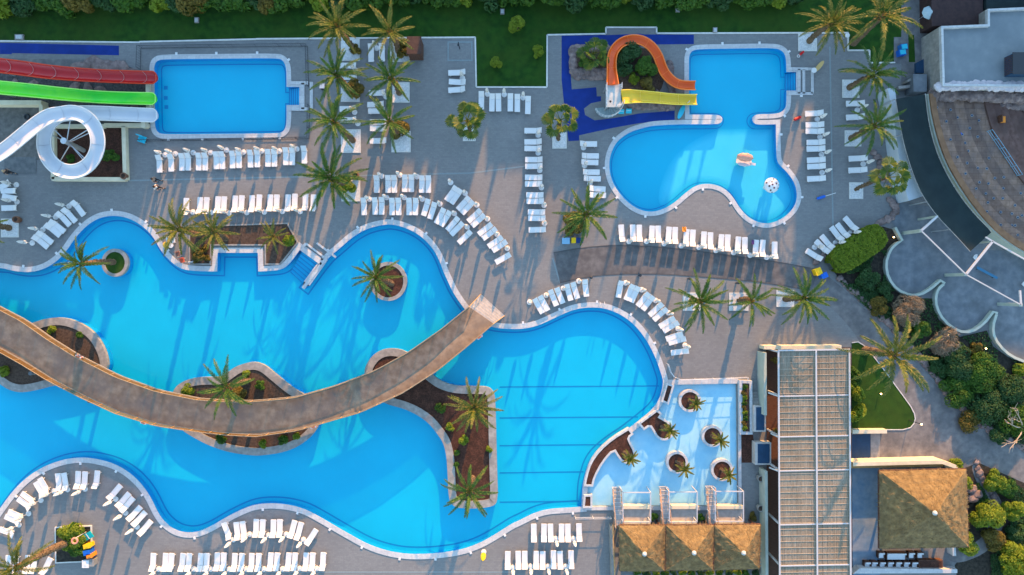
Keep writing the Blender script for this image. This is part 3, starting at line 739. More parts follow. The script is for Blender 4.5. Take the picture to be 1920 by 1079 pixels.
for b_,c_,lb,k in PALMS: palm(b_,c_,lb,**k)
def mini_crown(seed):
    r = random.Random(seed); mb = MB()
    for i in range(13):
        t = i/12; az_ = i*2.39996+r.uniform(-.3,.3)
        frond(mb, r, az_, R(75-70*t), 1.1*r.uniform(.8,1.15), R(80), .2, 14)
    me = bpy.data.meshes.new('crown'); me.from_pydata(mb.v,[],mb.f); me.materials.append(m_palm2); return me
MC = [mini_crown(s) for s in range(3)]
for i,(b_,c_,wh) in enumerate([((1292,751),(1304,757),'the top round planter of the splash pool'),((1334,817),(1350,826),'the round planter beside the long wall bed in the splash pool'),((1268,866),(1284,880),'the leftmost round planter of the splash pool'),
    ((1352,880),(1366,891),'the lowest right round planter of the splash pool'),((1240,800),(1256,808),'the short keyhole planter on the splash pool rim'),((1170,848),(1182,860),'the long keyhole planter on the splash pool rim')]):
    h = 2.6; b = P(b_[0],b_[1],.4); c = P(c_[0],c_[1],h)
    t = thing('small_palm', 'young thin-fronded palm in '+wh, 'palm tree', b, 0, 'young palms in the splash pool')
    trunk_mb((0,0,-.05), c-b+Vector((0,0,-.1)), .11, .08, i, 8).build('trunk', m_trunk, t)
    o = bpy.data.objects.new('crown', MC[i%3]); C.objects.link(o); o.parent = t; o.location = c-b; o.rotation_euler = (0,0,i*1.1)

# --- shrubs at palm feet and beds
B = bush
B(667,93,11,'small ochre shrub at the foot of the tall lawn-edge palm',m_leafo,seed=1); B(755,92,18,'dense ochre-green shrub left of the timber kiosk',m_leafo,seed=2)
B(665,166,18,'round ochre bush beneath the palm right of the slide pool steps',m_leafo,seed=3); B(752,247,20,'large ochre bush beneath the palm left of the wide court',m_leafo,seed=0)
B(652,347,18,'round yellow-green bush beneath the broad palm left of centre',m_leafy,seed=1); B(1074,420,24,'large ochre bush beneath the palm beside the coloured bins',m_leafo,seed=2)
for i,(x,y,r_,lb) in enumerate([(970,50,17,'largest clipped round shrub on the dark lawn'),(931,118,12,'middle clipped shrub on the lawn notch, sunlit on top'),(1008,98,12,'small clipped shrub near the lawn notch corner')]):
    B(x,y,r_,lb,m_leafy,hz=1.5,seed=i,group='clipped shrubs on the lawn',leaf=.22)  # yellow-green leaf colour paints in the sunlit tops
# northern hedge row, shrub by shrub
hx = -60; i = 0; HL = ['dense green shrub','bright green bushy shrub','dark green shrub','ragged green shrub']
rr_ = random.Random(5); row = []
while hx < 1480:
    r_ = rr_.uniform(20,31); row.append((hx+r_*.8, rr_.uniform(-6,6)-(0 if hx < 480 else 8), r_)); hx += r_*1.45
for k,(x,y,r_) in enumerate(row):
    vis = sum(1 for q in row[:k+1] if q[0] > 0)
    lab = '%s, %s from the left in the hedge row along the top edge' % (HL[k%4], ORD[vis] if vis < len(ORD) else 'far along') if vis < 26 else '%s standing %s from the right end of the top hedge row' % (HL[k%4], ORD[len(row)-k])
    B(x,y,r_,lab,(m_leaf,m_leafy if k%8==1 else m_leaf,m_leafd,m_leaf)[k%4],seed=k,group='shrubs of the northern hedge row',leaf=.5,hz=1.15,lumps=15)
for i,(x,y,r_,lb) in enumerate([(368,8,30,'golden-brown tree crown hanging over the lawn near the top left'),(150,2,26,'brownish tree crown in the hedge at the far top left'),(500,2,24,'yellowish tree crown in the hedge left of the first tall palm')]):
    B(x,y,r_,lb,m_leafo,seed=i,name='small_tree',cat='tree',hz=1.6,leaf=.4)
# diagonal clipped hedge by the loungers
hd = thing('hedge', 'thick clipped green hedge running diagonally behind the eastern loungers', 'hedge')
r = random.Random(9); mb = MB(); a, b = P(1561,497,.7), P(1649,437,.7); ax = (b-a); ln = ax.length; ax.normalize(); sd = Vector((-ax.y,ax.x,0))
for _ in range(9000):
    s_ = r.uniform(-.05,1.05); hw = 1.45*math.sqrt(max(.12,1-(abs(s_-.5)/.56)**5)); f = r.choice((0,0,1,1,2))
    t_ = r.uniform(-1,1)
    if f == 0: p = a+ax*ln*s_+sd*t_*hw+Vector((0,0,.75+.12*noise.noise(Vector((s_*18,t_*3,0))))); n_ = Vector((0,0,1))
    else:
        sg = 1 if f == 1 else -1; z = r.uniform(-.65,.72); p = a+ax*ln*s_+sd*sg*(hw+.14*noise.noise(Vector((s_*18,z*3,sg))))+Vector((0,0,z)); n_ = sd*sg
    if abs(s_-.5) > .5: p.z -= .25
    leaf_quad(mb, p, n_+Vector((r.uniform(-.8,.8),r.uniform(-.8,.8),r.uniform(-.3,.8))), r.uniform(.16,.34), r)
mb.build('foliage', m_leafy, hd)
cb = MB(); cb.box((a.x+b.x)/2,(a.y+b.y)/2,.62,ln*.93,2.2,1.2,math.atan2(ax.y,ax.x)); cb.build('branches', m_leafd, hd)
# islands
for i,(x,y,r_,mm,lb) in enumerate([(98,620,9,m_leafy,'tufted green plant on the bridge island, nearest the bridge rail'),(150,628,7,m_leaf,'low green plant at the right of the western bridge island'),(8,697,11,m_leafy,'yellow-green plant below the bridge at the left edge'),
  (352,733,13,m_leafy,'bright yellow-green plant at the left tip of the middle bridge island'),(463,703,9,m_leafy,'yellow-green shrub at the top of the middle bridge island'),(448,742,17,m_leafo,'ochre shrub under the palm that overhangs the bridge'),
  (488,722,10,m_leaf,'dark green plant right of the overhanging palm on the middle island'),(415,822,11,m_leaf,'green plant just below the bridge, left end of the strip'),(495,832,9,m_leafy,'yellow-green plant in the strip below the bridge'),(530,826,10,m_leaf,'green plant in the strip below the bridge, right of the yellow one'),(555,818,8,m_leafy,'small bright plant at the right tip of the strip below the bridge'),
  (826,765,12,m_leaf,'dark green shrub on red bark near the bend of the boot-shaped island'),(845,800,9,m_leafy,'yellow plant on red bark left of the upper island palm'),(868,826,11,m_leafy,'bright yellow plant in the middle of the boot-shaped island'),(857,850,6,m_leaf,'low green plant on the left edge of the boot-shaped island'),
  (917,843,7,m_leafy,'low plant on the right edge of the boot-shaped island'),(856,872,6,m_leaf,'lowest green plant on the left edge of the boot-shaped island'),
  (540,448,14,m_leafy,'bright shrub beside the short bushy palm in the angular bed'),(372,478,14,m_leafo,'low dry shrub in the lower left of the angular bed')]):
    B(x,y,r_,lb,mm,seed=i,leaf=.24,hz=.8,z=.2)
B(134,1007,30,'wide green shrub filling the square bed at lower left',m_leafy,seed=2,leaf=.26,hz=.55,z=.1,ry=28); B(148,1028,19,'dark green shrub at the lower right of the square bed',m_leaf,seed=1,leaf=.26,hz=.6,z=.1)
# slide mound plants
for i,(x,y,r_,mm,lb) in enumerate([(1180,105,26,m_leafd,'dark green shrub inside the bend of the orange slide'),(1212,125,22,m_leaf,'mid green shrub on the mound against the orange slide'),(1222,132,12,m_leafy,'yellow-green shrub on the mound near the slide bend'),(1188,148,11,m_leafy,'small yellow-green shrub on the mound right of the slide tower'),
  (1215,163,18,m_leafo,'dry ochre shrub above the yellow slide'),(1170,135,18,m_leafd,'dark shrub on the mound beside the slide tower'),(1095,118,11,m_leaf,'green shrub in the rock-edged bed left of the orange slide'),(1128,114,9,m_leafo,'ochre shrub in the rock-edged bed left of the orange slide')]):
    B(x,y,r_,lb,mm,seed=i,leaf=.26,hz=.9,z=.4)
B(208,292,13,'green shrub in the red bark planter, right of the white slide loop',m_leaf,seed=1,leaf=.24,hz=.7,ry=20); B(132,298,9,'small green plant inside the white slide loop',m_leaf,seed=2,leaf=.22,hz=.6)
# right-hand garden
for i,(x,y,r_,mm,hz,lb) in enumerate([(1702,582,30,m_twig,.9,'bare brown twiggy bush right of the road palm fronds'),(1770,640,28,m_twig,.8,'bare twiggy bush below the second round terrace'),(1645,575,20,m_leafo,.7,'spiky ochre plant beside the upper road edge'),
  (1625,520,24,m_leafd,.7,'dark green shrub just below the diagonal hedge'),(1660,548,20,m_leafd,.6,'low dark shrub between road and first round terrace'),(1600,505,16,m_leafd,.6,'dark shrub at the lower end of the diagonal hedge'),
  (1830,655,15,m_leafo,.8,'olive shrub near the lamp below the third terrace'),(1800,680,38,m_leafd,.9,'broad blue-green shrub below the bare twiggy bush'),(1845,700,40,m_leaf,.9,'broad green shrub in the middle of the eastern garden'),(1790,735,34,m_leaf,.8,'green shrub beside the road, above the sandy-leaved plant'),
  (1850,760,38,m_leafd,.8,'dark green shrub left of the dead branches'),(1895,730,32,m_leafd,.9,'dark green shrub near the right edge above the dead branches'),(1905,790,34,m_leaf,.8,'green shrub behind the dead branches'),(1870,815,24,m_leafd,.7,'dark shrub at the road bend near the right edge'),
  (1725,620,22,m_leaf,.7,'green shrub under the tips of the huge road palm'),(1760,690,24,m_leafd,.7,'dark green shrub between road and broad blue-green shrub'),(1820,790,26,m_leafo,.7,'olive spiky shrub on the inner road bend'),(1908,690,18,m_leafy,.9,'yellow-green shrub at the right edge below the terraces'),
  (1793,872,13,m_leafy,1,'yellow-green shrub at the end of the sunlit cream wall'),(1808,905,15,m_leafy,1,'narrow shrub along the east eave of the big thatched roof'),(1862,900,22,m_leafy,.9,'bright shrub at the fork of the road and the footpath'),(1885,915,22,m_leaf,.8,'green shrub right of the bright one at the path fork'),
  (1848,967,31,m_leafy,1,'largest rounded shrub beside the footpath east of the thatch'),(1857,1010,25,m_leafo,.9,'olive rounded shrub below the largest one by the footpath'),(1808,1018,24,m_leafy,1,'rounded shrub at the lower corner of the big thatched roof'),(1900,955,23,m_leafy,.9,'round bright shrub at the right edge beside the footpath'),
  (1902,1052,36,m_leafy,1,'big bright shrub in the bottom right corner'),(1905,1000,20,m_leafd,.7,'dark shrub at the right edge between two bright ones'),(1603,735,12,m_leafy,1.2,'narrow yellow-green hedge shrub, upper one beside the pergola'),(1602,775,13,m_leafy,1.2,'narrow yellow-green hedge shrub, lower one beside the pergola'),(1602,702,10,m_leaf,1.2,'narrow green hedge shrub at the top beside the pergola')]):
    B(x,y,r_,lb,mm,seed=i,leaf=.24 if mm is not m_twig else .8,hz=hz*(.62 if 1690 < x and 640 < y < 830 and mm is not m_twig else 1),lumps=(18 if r_ > 25 else 9),group='garden shrubs on the east side',ry=(r_*2.0 if 695 < y < 780 and x < 1610 else None),dens=.9)
def inside(p, pl):
    k = False
    for i in range(len(pl)):
        (x0,y0),(x1,y1) = pl[i-1],pl[i]
        if (y0 > p.y) != (y1 > p.y) and p.x < (x1-x0)*(p.y-y0)/(y1-y0)+x0: k = not k
    return k
TERRW = offset(W(TERR),.35)
gc = MB(); r = random.Random(4)
for _ in range(26000):
    x, y = r.choice(((r.uniform(1575,1680),r.uniform(470,600)),(r.uniform(1700,1925),r.uniform(560,860)),(r.uniform(1830,1925),r.uniform(880,1079))))
    q = P(x,y)
    if noise.noise(Vector((q.x*.35,q.y*.35,2))) < -.22: continue
    if not ((inside(q,BED_A) and not inside(q,TERRW)) or (inside(q,BED_B) and y > 880 and not (x < 1895 and abs(math.hypot(x-1795,y-950)-85) < 26))): continue
    leaf_quad(gc, P(x,y,r.uniform(.06,.3)), Vector((r.uniform(-.6,.6),r.uniform(-.6,.6),1)), r.uniform(.18,.36), r)
tag(gc.build('ground_cover', m_leafd), 'low dark green ground cover between the eastern garden shrubs', 'ground cover', kind='stuff')
# dead branches
mb = MB(); r = random.Random(2)
def limb(p, d_, L_, rad, depth):
    q = p+d_*L_; mb.tube([p, p.lerp(q,.5)+Vector((r.uniform(-.1,.1),r.uniform(-.1,.1),.08)), q], [rad,rad*.8,rad*.6], 5)
    if depth:
        for _ in range(3):
            a = Vector((d_.x+r.uniform(-.8,.8), d_.y+r.uniform(-.8,.8), d_.z+r.uniform(-.1,.3))).normalized(); limb(q if r.random() < .6 else p.lerp(q,.6), a, L_*r.uniform(.55,.8), rad*.6, depth-1)
dt = thing('dead_tree', 'leafless pale dead branches sticking out over the shrubs at the right edge', 'tree', P(1905,800))
limb(Vector((0,0,0)), Vector((-.1,.1,1)).normalized(), 1.2, .12, 0)
for d_ in ((-1,.25,.35),(-.5,.7,.4),(-.6,-.7,.3),(.5,.5,.5),(.1,-.8,.4)): limb(Vector((-.1,.1,1.15)), Vector(d_).normalized(), 1.7, .08, 2)
mb.build('trunk', M('dead_wood',(.34,.27,.21),(.46,.38,.30),6,rough=.9), dt)
# rocks along the road and the eastern deck edge
def rock_mesh(seed, sx=1, sy=1, sz=.6):
    bm_ = bmesh.new(); bmesh.ops.create_icosphere(bm_, subdivisions=2, radius=1); o = seed*13.7
    for v in bm_.verts:
        k = 1+.35*noise.noise(v.co*1.1+Vector((o,0,0)))+.15*noise.noise(v.co*3+Vector((0,o,0))); v.co = Vector((v.co.x*sx*k, v.co.y*sy*k, v.co.z*sz*k))
    me = bpy.data.meshes.new('rock'); bm_.to_mesh(me); bm_.free(); me.materials.append(m_rock); return me
RK = [rock_mesh(s) for s in range(5)]
def rockline(pl, step, size, label, group, z=.1, jit=2):
    q = resample([Vector((p[0],p[1],0)) for p in pl], max(2,int(sum(math.hypot(b[0]-a[0],b[1]-a[1]) for a,b in zip(pl,pl[1:]))/step)))
    for i,p in enumerate(q):
        o = bpy.data.objects.new('rock', RK[i%5]); C.objects.link(o)
        o.location = P(p.x+rnd.uniform(-jit,jit), p.y+rnd.uniform(-jit,jit), z); s_ = size*rnd.uniform(.75,1.25); o.scale = (s_*1.2,s_,s_); o.rotation_euler = (0,0,rnd.uniform(0,6))
        tag(o, label, 'rock', group)
rockline([(1576,524),(1618,563),(1655,596),(1694,634),(1744,696),(1794,756),(1852,803),(1930,846)], 7.5, .34, 'purplish edging rock in the line between the road and the eastern garden', 'edging rocks along the road')
rockline([(1640,285),(1652,310),(1660,335)], 8, .4, 'brown rock in the short line behind the tall fan palm', 'rocks behind the fan palm')
rockline([(1668,375),(1685,392),(1668,410),(1640,424),(1600,445),(1560,470),(1530,490)], 7, .33, 'purplish rock in the line between deck and diagonal hedge', 'rocks behind the diagonal hedge')
rockline([(1832,868),(1840,895),(1858,925),(1868,940)], 9, .36, 'rock edging the right side of the eastern footpath', 'rocks by the footpath')
for x,y in ((1822,918),(1832,928),(1825,935)):
    o = bpy.data.objects.new('rock', RK[(x+y)%5]); C.objects.link(o); o.location = P(x,y,.3); o.scale = (.7,.5,.6); tag(o,'large grey boulder between thatched roof and rounded shrubs','rock','boulders by the thatched roof')
# ================================================================== WATER SLIDES
def trough(pts, depth, thick, power=2.6, n=11, flat=0.0):
    """pts: list of (Vector, width); returns (shell mesh, rim point lists)"""
    mb = MB(); k = len(pts); rows = []; L_, R_ = [], []
    for i,(p,w_) in enumerate(pts):
        d_ = pts[min(i+1,k-1)][0]-pts[max(i-1,0)][0]; d_ = Vector((d_.x,d_.y,0)).normalized(); sd = Vector((-d_.y,d_.x,0))
        top = []; bot = []
        for j in range(n):
            t = -1+2*j/(n-1); q = p+sd*(t*w_*.5)+Vector((0,0,depth*(abs(t)**power)))
            top.append(q); bot.append(q+Vector((0,0,-thick))+sd*(t*thick*.9))
        rows.append(top+bot[::-1]); L_.append(top[0].copy()); R_.append(top[-1].copy())
    m_ = len(rows[0]); vs = [v for r in rows for v in r]; fs = []
    for i in range(k-1):
        for j in range(m_):
            fs.append((i*m_+j, i*m_+(j+1)%m_, (i+1)*m_+(j+1)%m_, (i+1)*m_+j))
    for r in (0,k-1):
        q = [r*m_+j for j in range(m_)]
        for j in range(n-1): fs.append((q[j],q[j+1],q[m_-2-j],q[m_-1-j]) if r else (q[m_-1-j],q[m_-2-j],q[j+1],q[j]))
    return mb.add(vs,fs), L_, R_
def path3(pts, n, it=2):
    q = [Vector((p[0],p[1],p[2])) for p in pts]; wd = [p[3] for p in pts]
    for _ in range(it):
        nq = [q[0]]; nw = [wd[0]]
        for a,b,wa,wb in zip(q,q[1:],wd,wd[1:]):
            nq += [a.lerp(b,.25), a.lerp(b,.75)]; nw += [wa*.75+wb*.25, wa*.25+wb*.75]
        q = nq+[q[-1]]; wd = nw+[wd[-1]]
    # resample on pixel length
    d_ = [0]
    for a,b in zip(q,q[1:]): d_.append(d_[-1]+math.hypot(b.x-a.x,b.y-a.y))
    out = []; j = 0
    for i in range(n):
        t = d_[-1]*i/(n-1)
        while j < len(q)-2 and d_[j+1] < t: j += 1
        k = (t-d_[j])/max(1e-9,d_[j+1]-d_[j]); v = q[j].lerp(q[j+1],min(1,max(0,k))); w_ = wd[j]+(wd[j+1]-wd[j])*k
        out.append((P(v.x,v.y,v.z), w_*S*(H-v.z)/H))
    return out
def slide(nm, label, pts, n, depth, m, mrim, joints=0, round_end=True, legs=(), power=2.6, mj=None, rimr=.055, curvejoint=False):
    t = thing(nm, label, 'water slide'); pp = path3(pts, n)
    if round_end:                      # rounded lip at the splash end
        (p0,w0),(p1,w1) = pp[-2],pp[-1]; d_ = (p1-p0); d_ = Vector((d_.x,d_.y,0)).normalized()
        for a in (15,30,45,56): pp.append((p1+d_*(w1*.42*math.sin(R(a))), w1*math.cos(R(a))))
    mb, L_, R_ = trough(pp, depth, .07, power); ch = fix_normals(mb.build('chute', m, t, smooth=True))
    rb = MB().tube(L_+R_[::-1] if round_end else L_, rimr, 6)
    if not round_end: rb.tube(R_, rimr, 6)
    rb.build('rim', mrim, ch)
    if joints:
        k = len(pp)
        for s_ in range(1, joints+1):
            i = int(s_*k/(joints+1)); c,w_ = pp[i]; d_ = (pp[i+1][0]-pp[i-1][0]); sd = Vector((-d_.y,d_.x,0)).normalized(); fw = Vector((d_.x,d_.y,0)).normalized()
            q = [c+sd*(u*w_*.5)+Vector((0,0,depth*(abs(u)**power)+.02))+(fw*(.35*(1-u*u)) if curvejoint else Vector()) for u in [x/6 for x in range(-6,7)]]
            MB().tube(q,.022,5).build('joint_flange', mj or mrim, ch)
    for (i,zz) in legs:
        c,w_ = pp[min(i,len(pp)-1)]
        MB().tube([(c.x,c.y,0),(c.x,c.y,c.z-.05)],.13,10).build('support_post', m_steel, t)
    return t
slide('water_slide','red open water slide ending over the left edge of the rectangular pool',[(-70,112,4.4,27),(0,125,3.7,26),(45,130,3.2,26),(92,137,2.6,25),(138,141,2.0,24),(180,144,1.5,23),(215,145.5,1.1,23),(255,147,.75,23),(288,147.5,.62,23)],60,.42,m_red,m_redrim,8,legs=((8,0),(20,0),(33,0),(45,0)),curvejoint=True,mj=M('pale_flange',(.50,.25,.23),rough=.5))
slide('water_slide','bright green water slide between the red slide and the white looping slide',[(-70,158,4.4,25),(0,166,3.7,24),(45,170,3.2,24),(92,175,2.6,23),(138,180,2.0,23),(185,184,1.5,22),(230,186,1.0,22),(287,187,.62,22)],60,.40,m_green,m_greenrim,0,legs=((8,0),(22,0),(36,0),(48,0)))
loop = [(-60,318,5.6,27),(-20,302,5.3,27),(10,286,5.05,27),(42,260,4.8,27),(75,232,4.55,27),(98,218,4.4,27)]
for a in range(110,-251,-18):
    t_ = (110-a)/360; z = 4.3-1.9*t_; loop.append((137+51*math.cos(R(a)), 268-56*math.sin(R(a)), z, 26))
loop += [(160,213.5,2.15,26),(200,214.5,1.7,26),(245,216.5,1.1,25),(288,218,.64,25)]
ws = slide('water_slide','white looping water slide that circles once and ends in the rectangular pool',loop,150,.40,m_slide,m_white,13,mj=M('grey_flange',(.40,.42,.46),rough=.5))
c0, c1 = P(158,283,0), P(120,264.5,3.9)
cm_ = MB().tube([c0,c1],[.26,.26],12); cm_.lathe([(.02,0),(.34,.0),(.34,.1),(.02,.16)],c1.x,c1.y,c1.z,12); cm_.build('support_column', m_steel, ws)
sb = MB()
for a,z in ((145,3.6),(97,3.9),(40,3.7),(30,3.4),(-58,2.9),(-52,3.1),(-125,2.7),(160,2.2)):
    rr = 43; q = P(137+rr*math.cos(R(a)),268-rr*math.sin(R(a)),z); k = c0.lerp(c1,.62+.3*(z-2.2)/2); sb.tube([k,q],.055,6)
sb.build('support_arm', m_steel, ws)
pl = thing('slide_pit','walled bark planter under the white slide loop with cream coping walls','planter')
MB().poly(W(rect(100,240,232,335)),.14).build('bark', m_soil, pl)
wb = MB()
for a,b in (((234,238),(237,338)),((100,336.5),(237,337)),((102,243),(102,337)),((198,236),(279,236)),((104,238),(198,238))): wb.bar(P(*a,.3),P(*b,.3),.42,.62)
wb.build('wall', m_cream, pl)
wl = thing('low_wall','cream low wall turning a corner under the white slide at the left edge','wall')
wb = MB(); wb.bar(P(-60,195,.6),P(84,195.5,.6),.5,1.2); wb.bar(P(83,199.5,.59),P(84,238,.59),.4,1.18); wb.bar(P(270,204,.4),P(272,241,.4),.45,.8); wb.bar(P(278,158,.25),P(279,206,.25),.35,.5); wb.build('wall', m_cream, wl)
# shaded gravel strip and rocks under the slides
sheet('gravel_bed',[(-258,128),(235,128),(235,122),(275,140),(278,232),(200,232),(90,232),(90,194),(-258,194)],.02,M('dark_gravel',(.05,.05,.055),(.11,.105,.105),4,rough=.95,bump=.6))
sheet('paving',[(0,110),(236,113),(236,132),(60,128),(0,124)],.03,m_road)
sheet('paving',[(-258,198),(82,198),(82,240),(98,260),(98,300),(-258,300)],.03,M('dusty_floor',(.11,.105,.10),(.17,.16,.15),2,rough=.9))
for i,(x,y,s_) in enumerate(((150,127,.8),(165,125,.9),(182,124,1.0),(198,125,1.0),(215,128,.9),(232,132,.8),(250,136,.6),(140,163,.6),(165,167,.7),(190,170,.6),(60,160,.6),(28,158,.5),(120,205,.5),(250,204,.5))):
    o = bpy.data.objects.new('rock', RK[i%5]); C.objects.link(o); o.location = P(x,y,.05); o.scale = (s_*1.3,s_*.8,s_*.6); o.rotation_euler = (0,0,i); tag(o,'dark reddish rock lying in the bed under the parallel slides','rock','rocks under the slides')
sheet('paving',[(8,295),(68,295),(68,327),(8,327)],.04,M('shed_roof',(.10,.11,.12),(.16,.165,.17),2,rough=.8))

# --- orange and yellow slides with their tower
slide('water_slide','curved orange water slide bending round the planted mound',[(1148,160,2.9,22),(1147,146,2.75,19),(1146,130,2.5,16.5),(1146,110,2.2,16.5),(1151,95,2.0,16.5),(1164,81,1.8,16.5),(1185,75,1.6,16.5),(1205,78,1.45,17),(1222,90,1.3,17),(1233,107,1.15,17),(1238,123,1.0,17),(1245,139,.9,17),(1257,152,.78,16.5),(1270,160,.66,16),(1285,162,.55,16),(1303,162,.5,16)],90,.34,m_orange,m_orim,7,round_end=False,legs=((20,0),(38,0),(55,0),(70,0)),power=3.2)
slide('water_slide','straight wide yellow water slide beside the orange one',[(1166,183,2.8,25),(1180,182,2.5,25),(1195,182,2.1,22),(1228,184,1.5,20),(1262,187.5,.95,19),(1285,188,.6,18.5),(1306,188,.5,18.5)],50,.26,m_yellow,m_yrim,3,round_end=False,legs=((14,0),(30,0)),power=6)
tw = thing('slide_tower','grey slide tower platform with railings and a curved stair','slide tower')
pz = 2.7
MB().prism(W(rect(1136,158,1164,201),pz),pz-.16,pz).build('platform', M('platform_grey',(.40,.43,.43),(.50,.52,.51),2,rough=.6), tw)
for x,y in ((1138,160),(1162,160),(1138,199),(1162,199)): q = P(x,y,pz); MB().tube([(q.x,q.y,0),(q.x,q.y,pz-.16)],.09,8).build('post', m_steel, tw)
rb = MB()
def railing(mb, pts, h, n_posts=6, rails=(1.0,.55), r_=.025, pr=.03):
    q = resample(pts, n_posts)
    for v in q: mb.tube([v, v+Vector((0,0,h))], pr, 5)
    for f in rails: mb.tube([v+Vector((0,0,h*f)) for v in (pts if len(pts) > 2 else q)], r_, 5)
for a,b in (((1136,160),(1136,200)),((1164,160),(1164,170)),((1164,196),(1164,201)),((1155,201),(1164,201))): railing(rb,[P(*a,pz),P(*b,pz)],1.0,4)
rb.build('railing', m_rail, tw)
stb = MB(); cc = P(1138,203,0); N_ST = 11; outer = []
for i in range(N_ST):
    a0, a1 = R(8-i*16.5), R(8-(i+1)*16.5); z = pz-.2*(i+1); r0_, r1_ = .45, 1.42
    qd = [(cc.x+r*math.cos(a), cc.y+r*math.sin(a)) for r,a in ((r0_,a0),(r1_,a0),(r1_,a1),(r0_,a1))]
    stb.prism(qd, z-.07, z); outer.append(Vector((cc.x+1.44*math.cos((a0+a1)/2), cc.y+1.44*math.sin((a0+a1)/2), z)))
stb.build('stair_tread', M('stair_grey',(.22,.30,.32),(.30,.38,.40),3,rough=.6), tw)
rb = MB(); railing(rb, outer, .95, 12); rb.build('stair_railing', m_rail, tw)
MB().tube([(cc.x,cc.y,0),(cc.x,cc.y,pz)],.12,10).build('stair_column', m_steel, tw)
mt = thing('planted_mound','rocky soil mound between the orange and the yellow slide','mound')
mb = MB(); NN = 26
for i in range(NN+1):
    for j in range(NN+1):
        x, y = 1140+122*i/NN, 84+112*j/NN; e = min(1,4*min(i/NN,1-i/NN))*min(1,4*min(j/NN,1-j/NN))
        ins = max(0,1-(max(0,(math.hypot((x-1190)/58,(y-140)/58)))**3))
        q = P(x,y); mb.v.append((q.x,q.y,-.05+.75*e*ins+.12*noise.noise(Vector((q.x,q.y,1)))*ins))
for i in range(NN):
    for j in range(NN): a = i*(NN+1)+j; mb.f.append((a,a+1,a+NN+2,a+NN+1)[::-1])
fix_normals(mb.build('soil', m_soilb, mt, smooth=True))
rbx = thing('rock_planter','rock-edged planter with plants left of the orange slide','planter')
MB().poly(W(rect(1078,95,1138,130)),.4).build('soil', m_soilb, rbx)
def wallrock(pl, step, s_, parent, m=m_rock, z=.35):
    q = resample([Vector((p[0],p[1],0)) for p in pl], int(step)); mb = MB()
    for i,p in enumerate(q):
        me = RK[i%5]; a = rnd.uniform(0,6.28); k = s_*rnd.uniform(.8,1.2); c = P(p.x,p.y,z); o_ = len(mb.v)
        for v in me.vertices:
            x = v.co.x*k; y = v.co.y*k; mb.v.append((c.x+x*math.cos(a)-y*math.sin(a), c.y+x*math.sin(a)+y*math.cos(a), c.z+v.co.z*k))
        for f in me.polygons: mb.f.append(tuple(o_+j for j in f.vertices))
    return mb.build('rock_edge', m, parent)
wallrock([(1074,91),(1136,91)],14,.45,rbx); wallrock([(1074,96),(1075,135)],9,.45,rbx); wallrock([(1078,135),(1135,135)],13,.55,rbx,z=.2); wallrock([(1080,142),(1132,142)],12,.5,rbx,z=.1)
wallrock([(1185,198),(1260,200)],14,.5,mt,z=.1); wallrock([(1255,120),(1262,190)],10,.45,mt,z=.1); wallrock([(1230,178),(1262,183)],6,.5,mt,z=.1)
sheet('paving',[(1073,140),(1135,138),(1135,158),(1073,166)],.03,m_deck)
for i,(x,y) in enumerate(((1164,211),(1178,210))):
    c = P(x,y); t = thing('float_mat','cyan foam mat stood below the yellow slide, %s' % ('left one' if i == 0 else 'right one'),'float mat',(c.x,c.y,0))
    MB().box(0,0,.32,.62,.5,.14,0,R(25)).build('pad', m_cyanp, t); MB().box(0,.02,.40,.5,.04,.03,0,R(25)).build('strap', m_white, t)
for x,y,rz_,m,lb in ((1276,212,-65,m_cyanp,'blue rescue board leaning by the yellow slide end'),):
    c = P(x,y); t = thing('rescue_board',lb,'board',(c.x,c.y,0)); MB().prism([(v[0]*.9,v[1]*.28) for v in circ(0,0,1,18)],.25,.36).build('board', m, t).rotation_euler = (0,.15,R(-rz_)); MB().tube([(.6,.9,0),(.6,.9,1.6)],.04,8).build('pole', m_white, t)

# ================================================================== CURVED BRIDGE
UP = [(-170,505),(-60,552),(0,576),(50,602),(100,637),(150,668),(225,706),(300,733),(375,748),(430,752),(480,752),(555,745),(630,724),(705,695),(767,661),(830,617),(880,576)]
DN = [(-190,575),(-60,625),(0,652),(50,680),(100,711),(160,742),(225,772),(300,795),(375,806),(430,812),(485,815),(562,804),(680,770),(758,734),(820,694),(872,652),(925,607)]
NB = 70
def zb(t): return 1.15+1.05*math.sin(math.pi*min(1,max(0,.12+.80*t)))**1.0 if t < .93 else 1.15+1.05*math.sin(math.pi*(.12+.80*.93))-(t-.93)*6
UPr, DNr = resample([Vector((p[0],p[1],0)) for p in UP],NB), resample([Vector((p[0],p[1],0)) for p in DN],NB)
U = [P(p.x,p.y,zb(i/(NB-1))) for i,p in enumerate(UPr)]; Dn = [P(p.x,p.y,zb(i/(NB-1))) for i,p in enumerate(DNr)]
br = thing('footbridge','long curved footbridge with worn concrete deck crossing the large pool','bridge')
mb = MB(); vs = []; fs = []
for u,d_ in zip(U,Dn): vs += [u, d_, d_-Vector((0,0,.32)), u-Vector((0,0,.32))]
for i in range(NB-1):
    a, b = 4*i, 4*i+4
    for j in range(4): fs.append((a+j,a+(j+1)%4,b+(j+1)%4,b+j))
fs += [(3,2,1,0),tuple(4*(NB-1)+j for j in range(4))]
mb.add(vs,fs); m_bdeck = M('bridge_deck',(.20,.142,.10),(.31,.235,.17),1.3,rough=.85,c3=(.16,.135,.12),scale3=.42,bump=.2,bscale=10)
fix_normals(mb.build('deck', m_bdeck, br))
m_amber = glass_mat('amber_panel',(.80,.62,.36),.0)
nt_ = m_amber.node_tree; df = nt_.nodes.new('ShaderNodeBsdfDiffuse'); df.inputs[0].default_value = (.17,.115,.06,1)
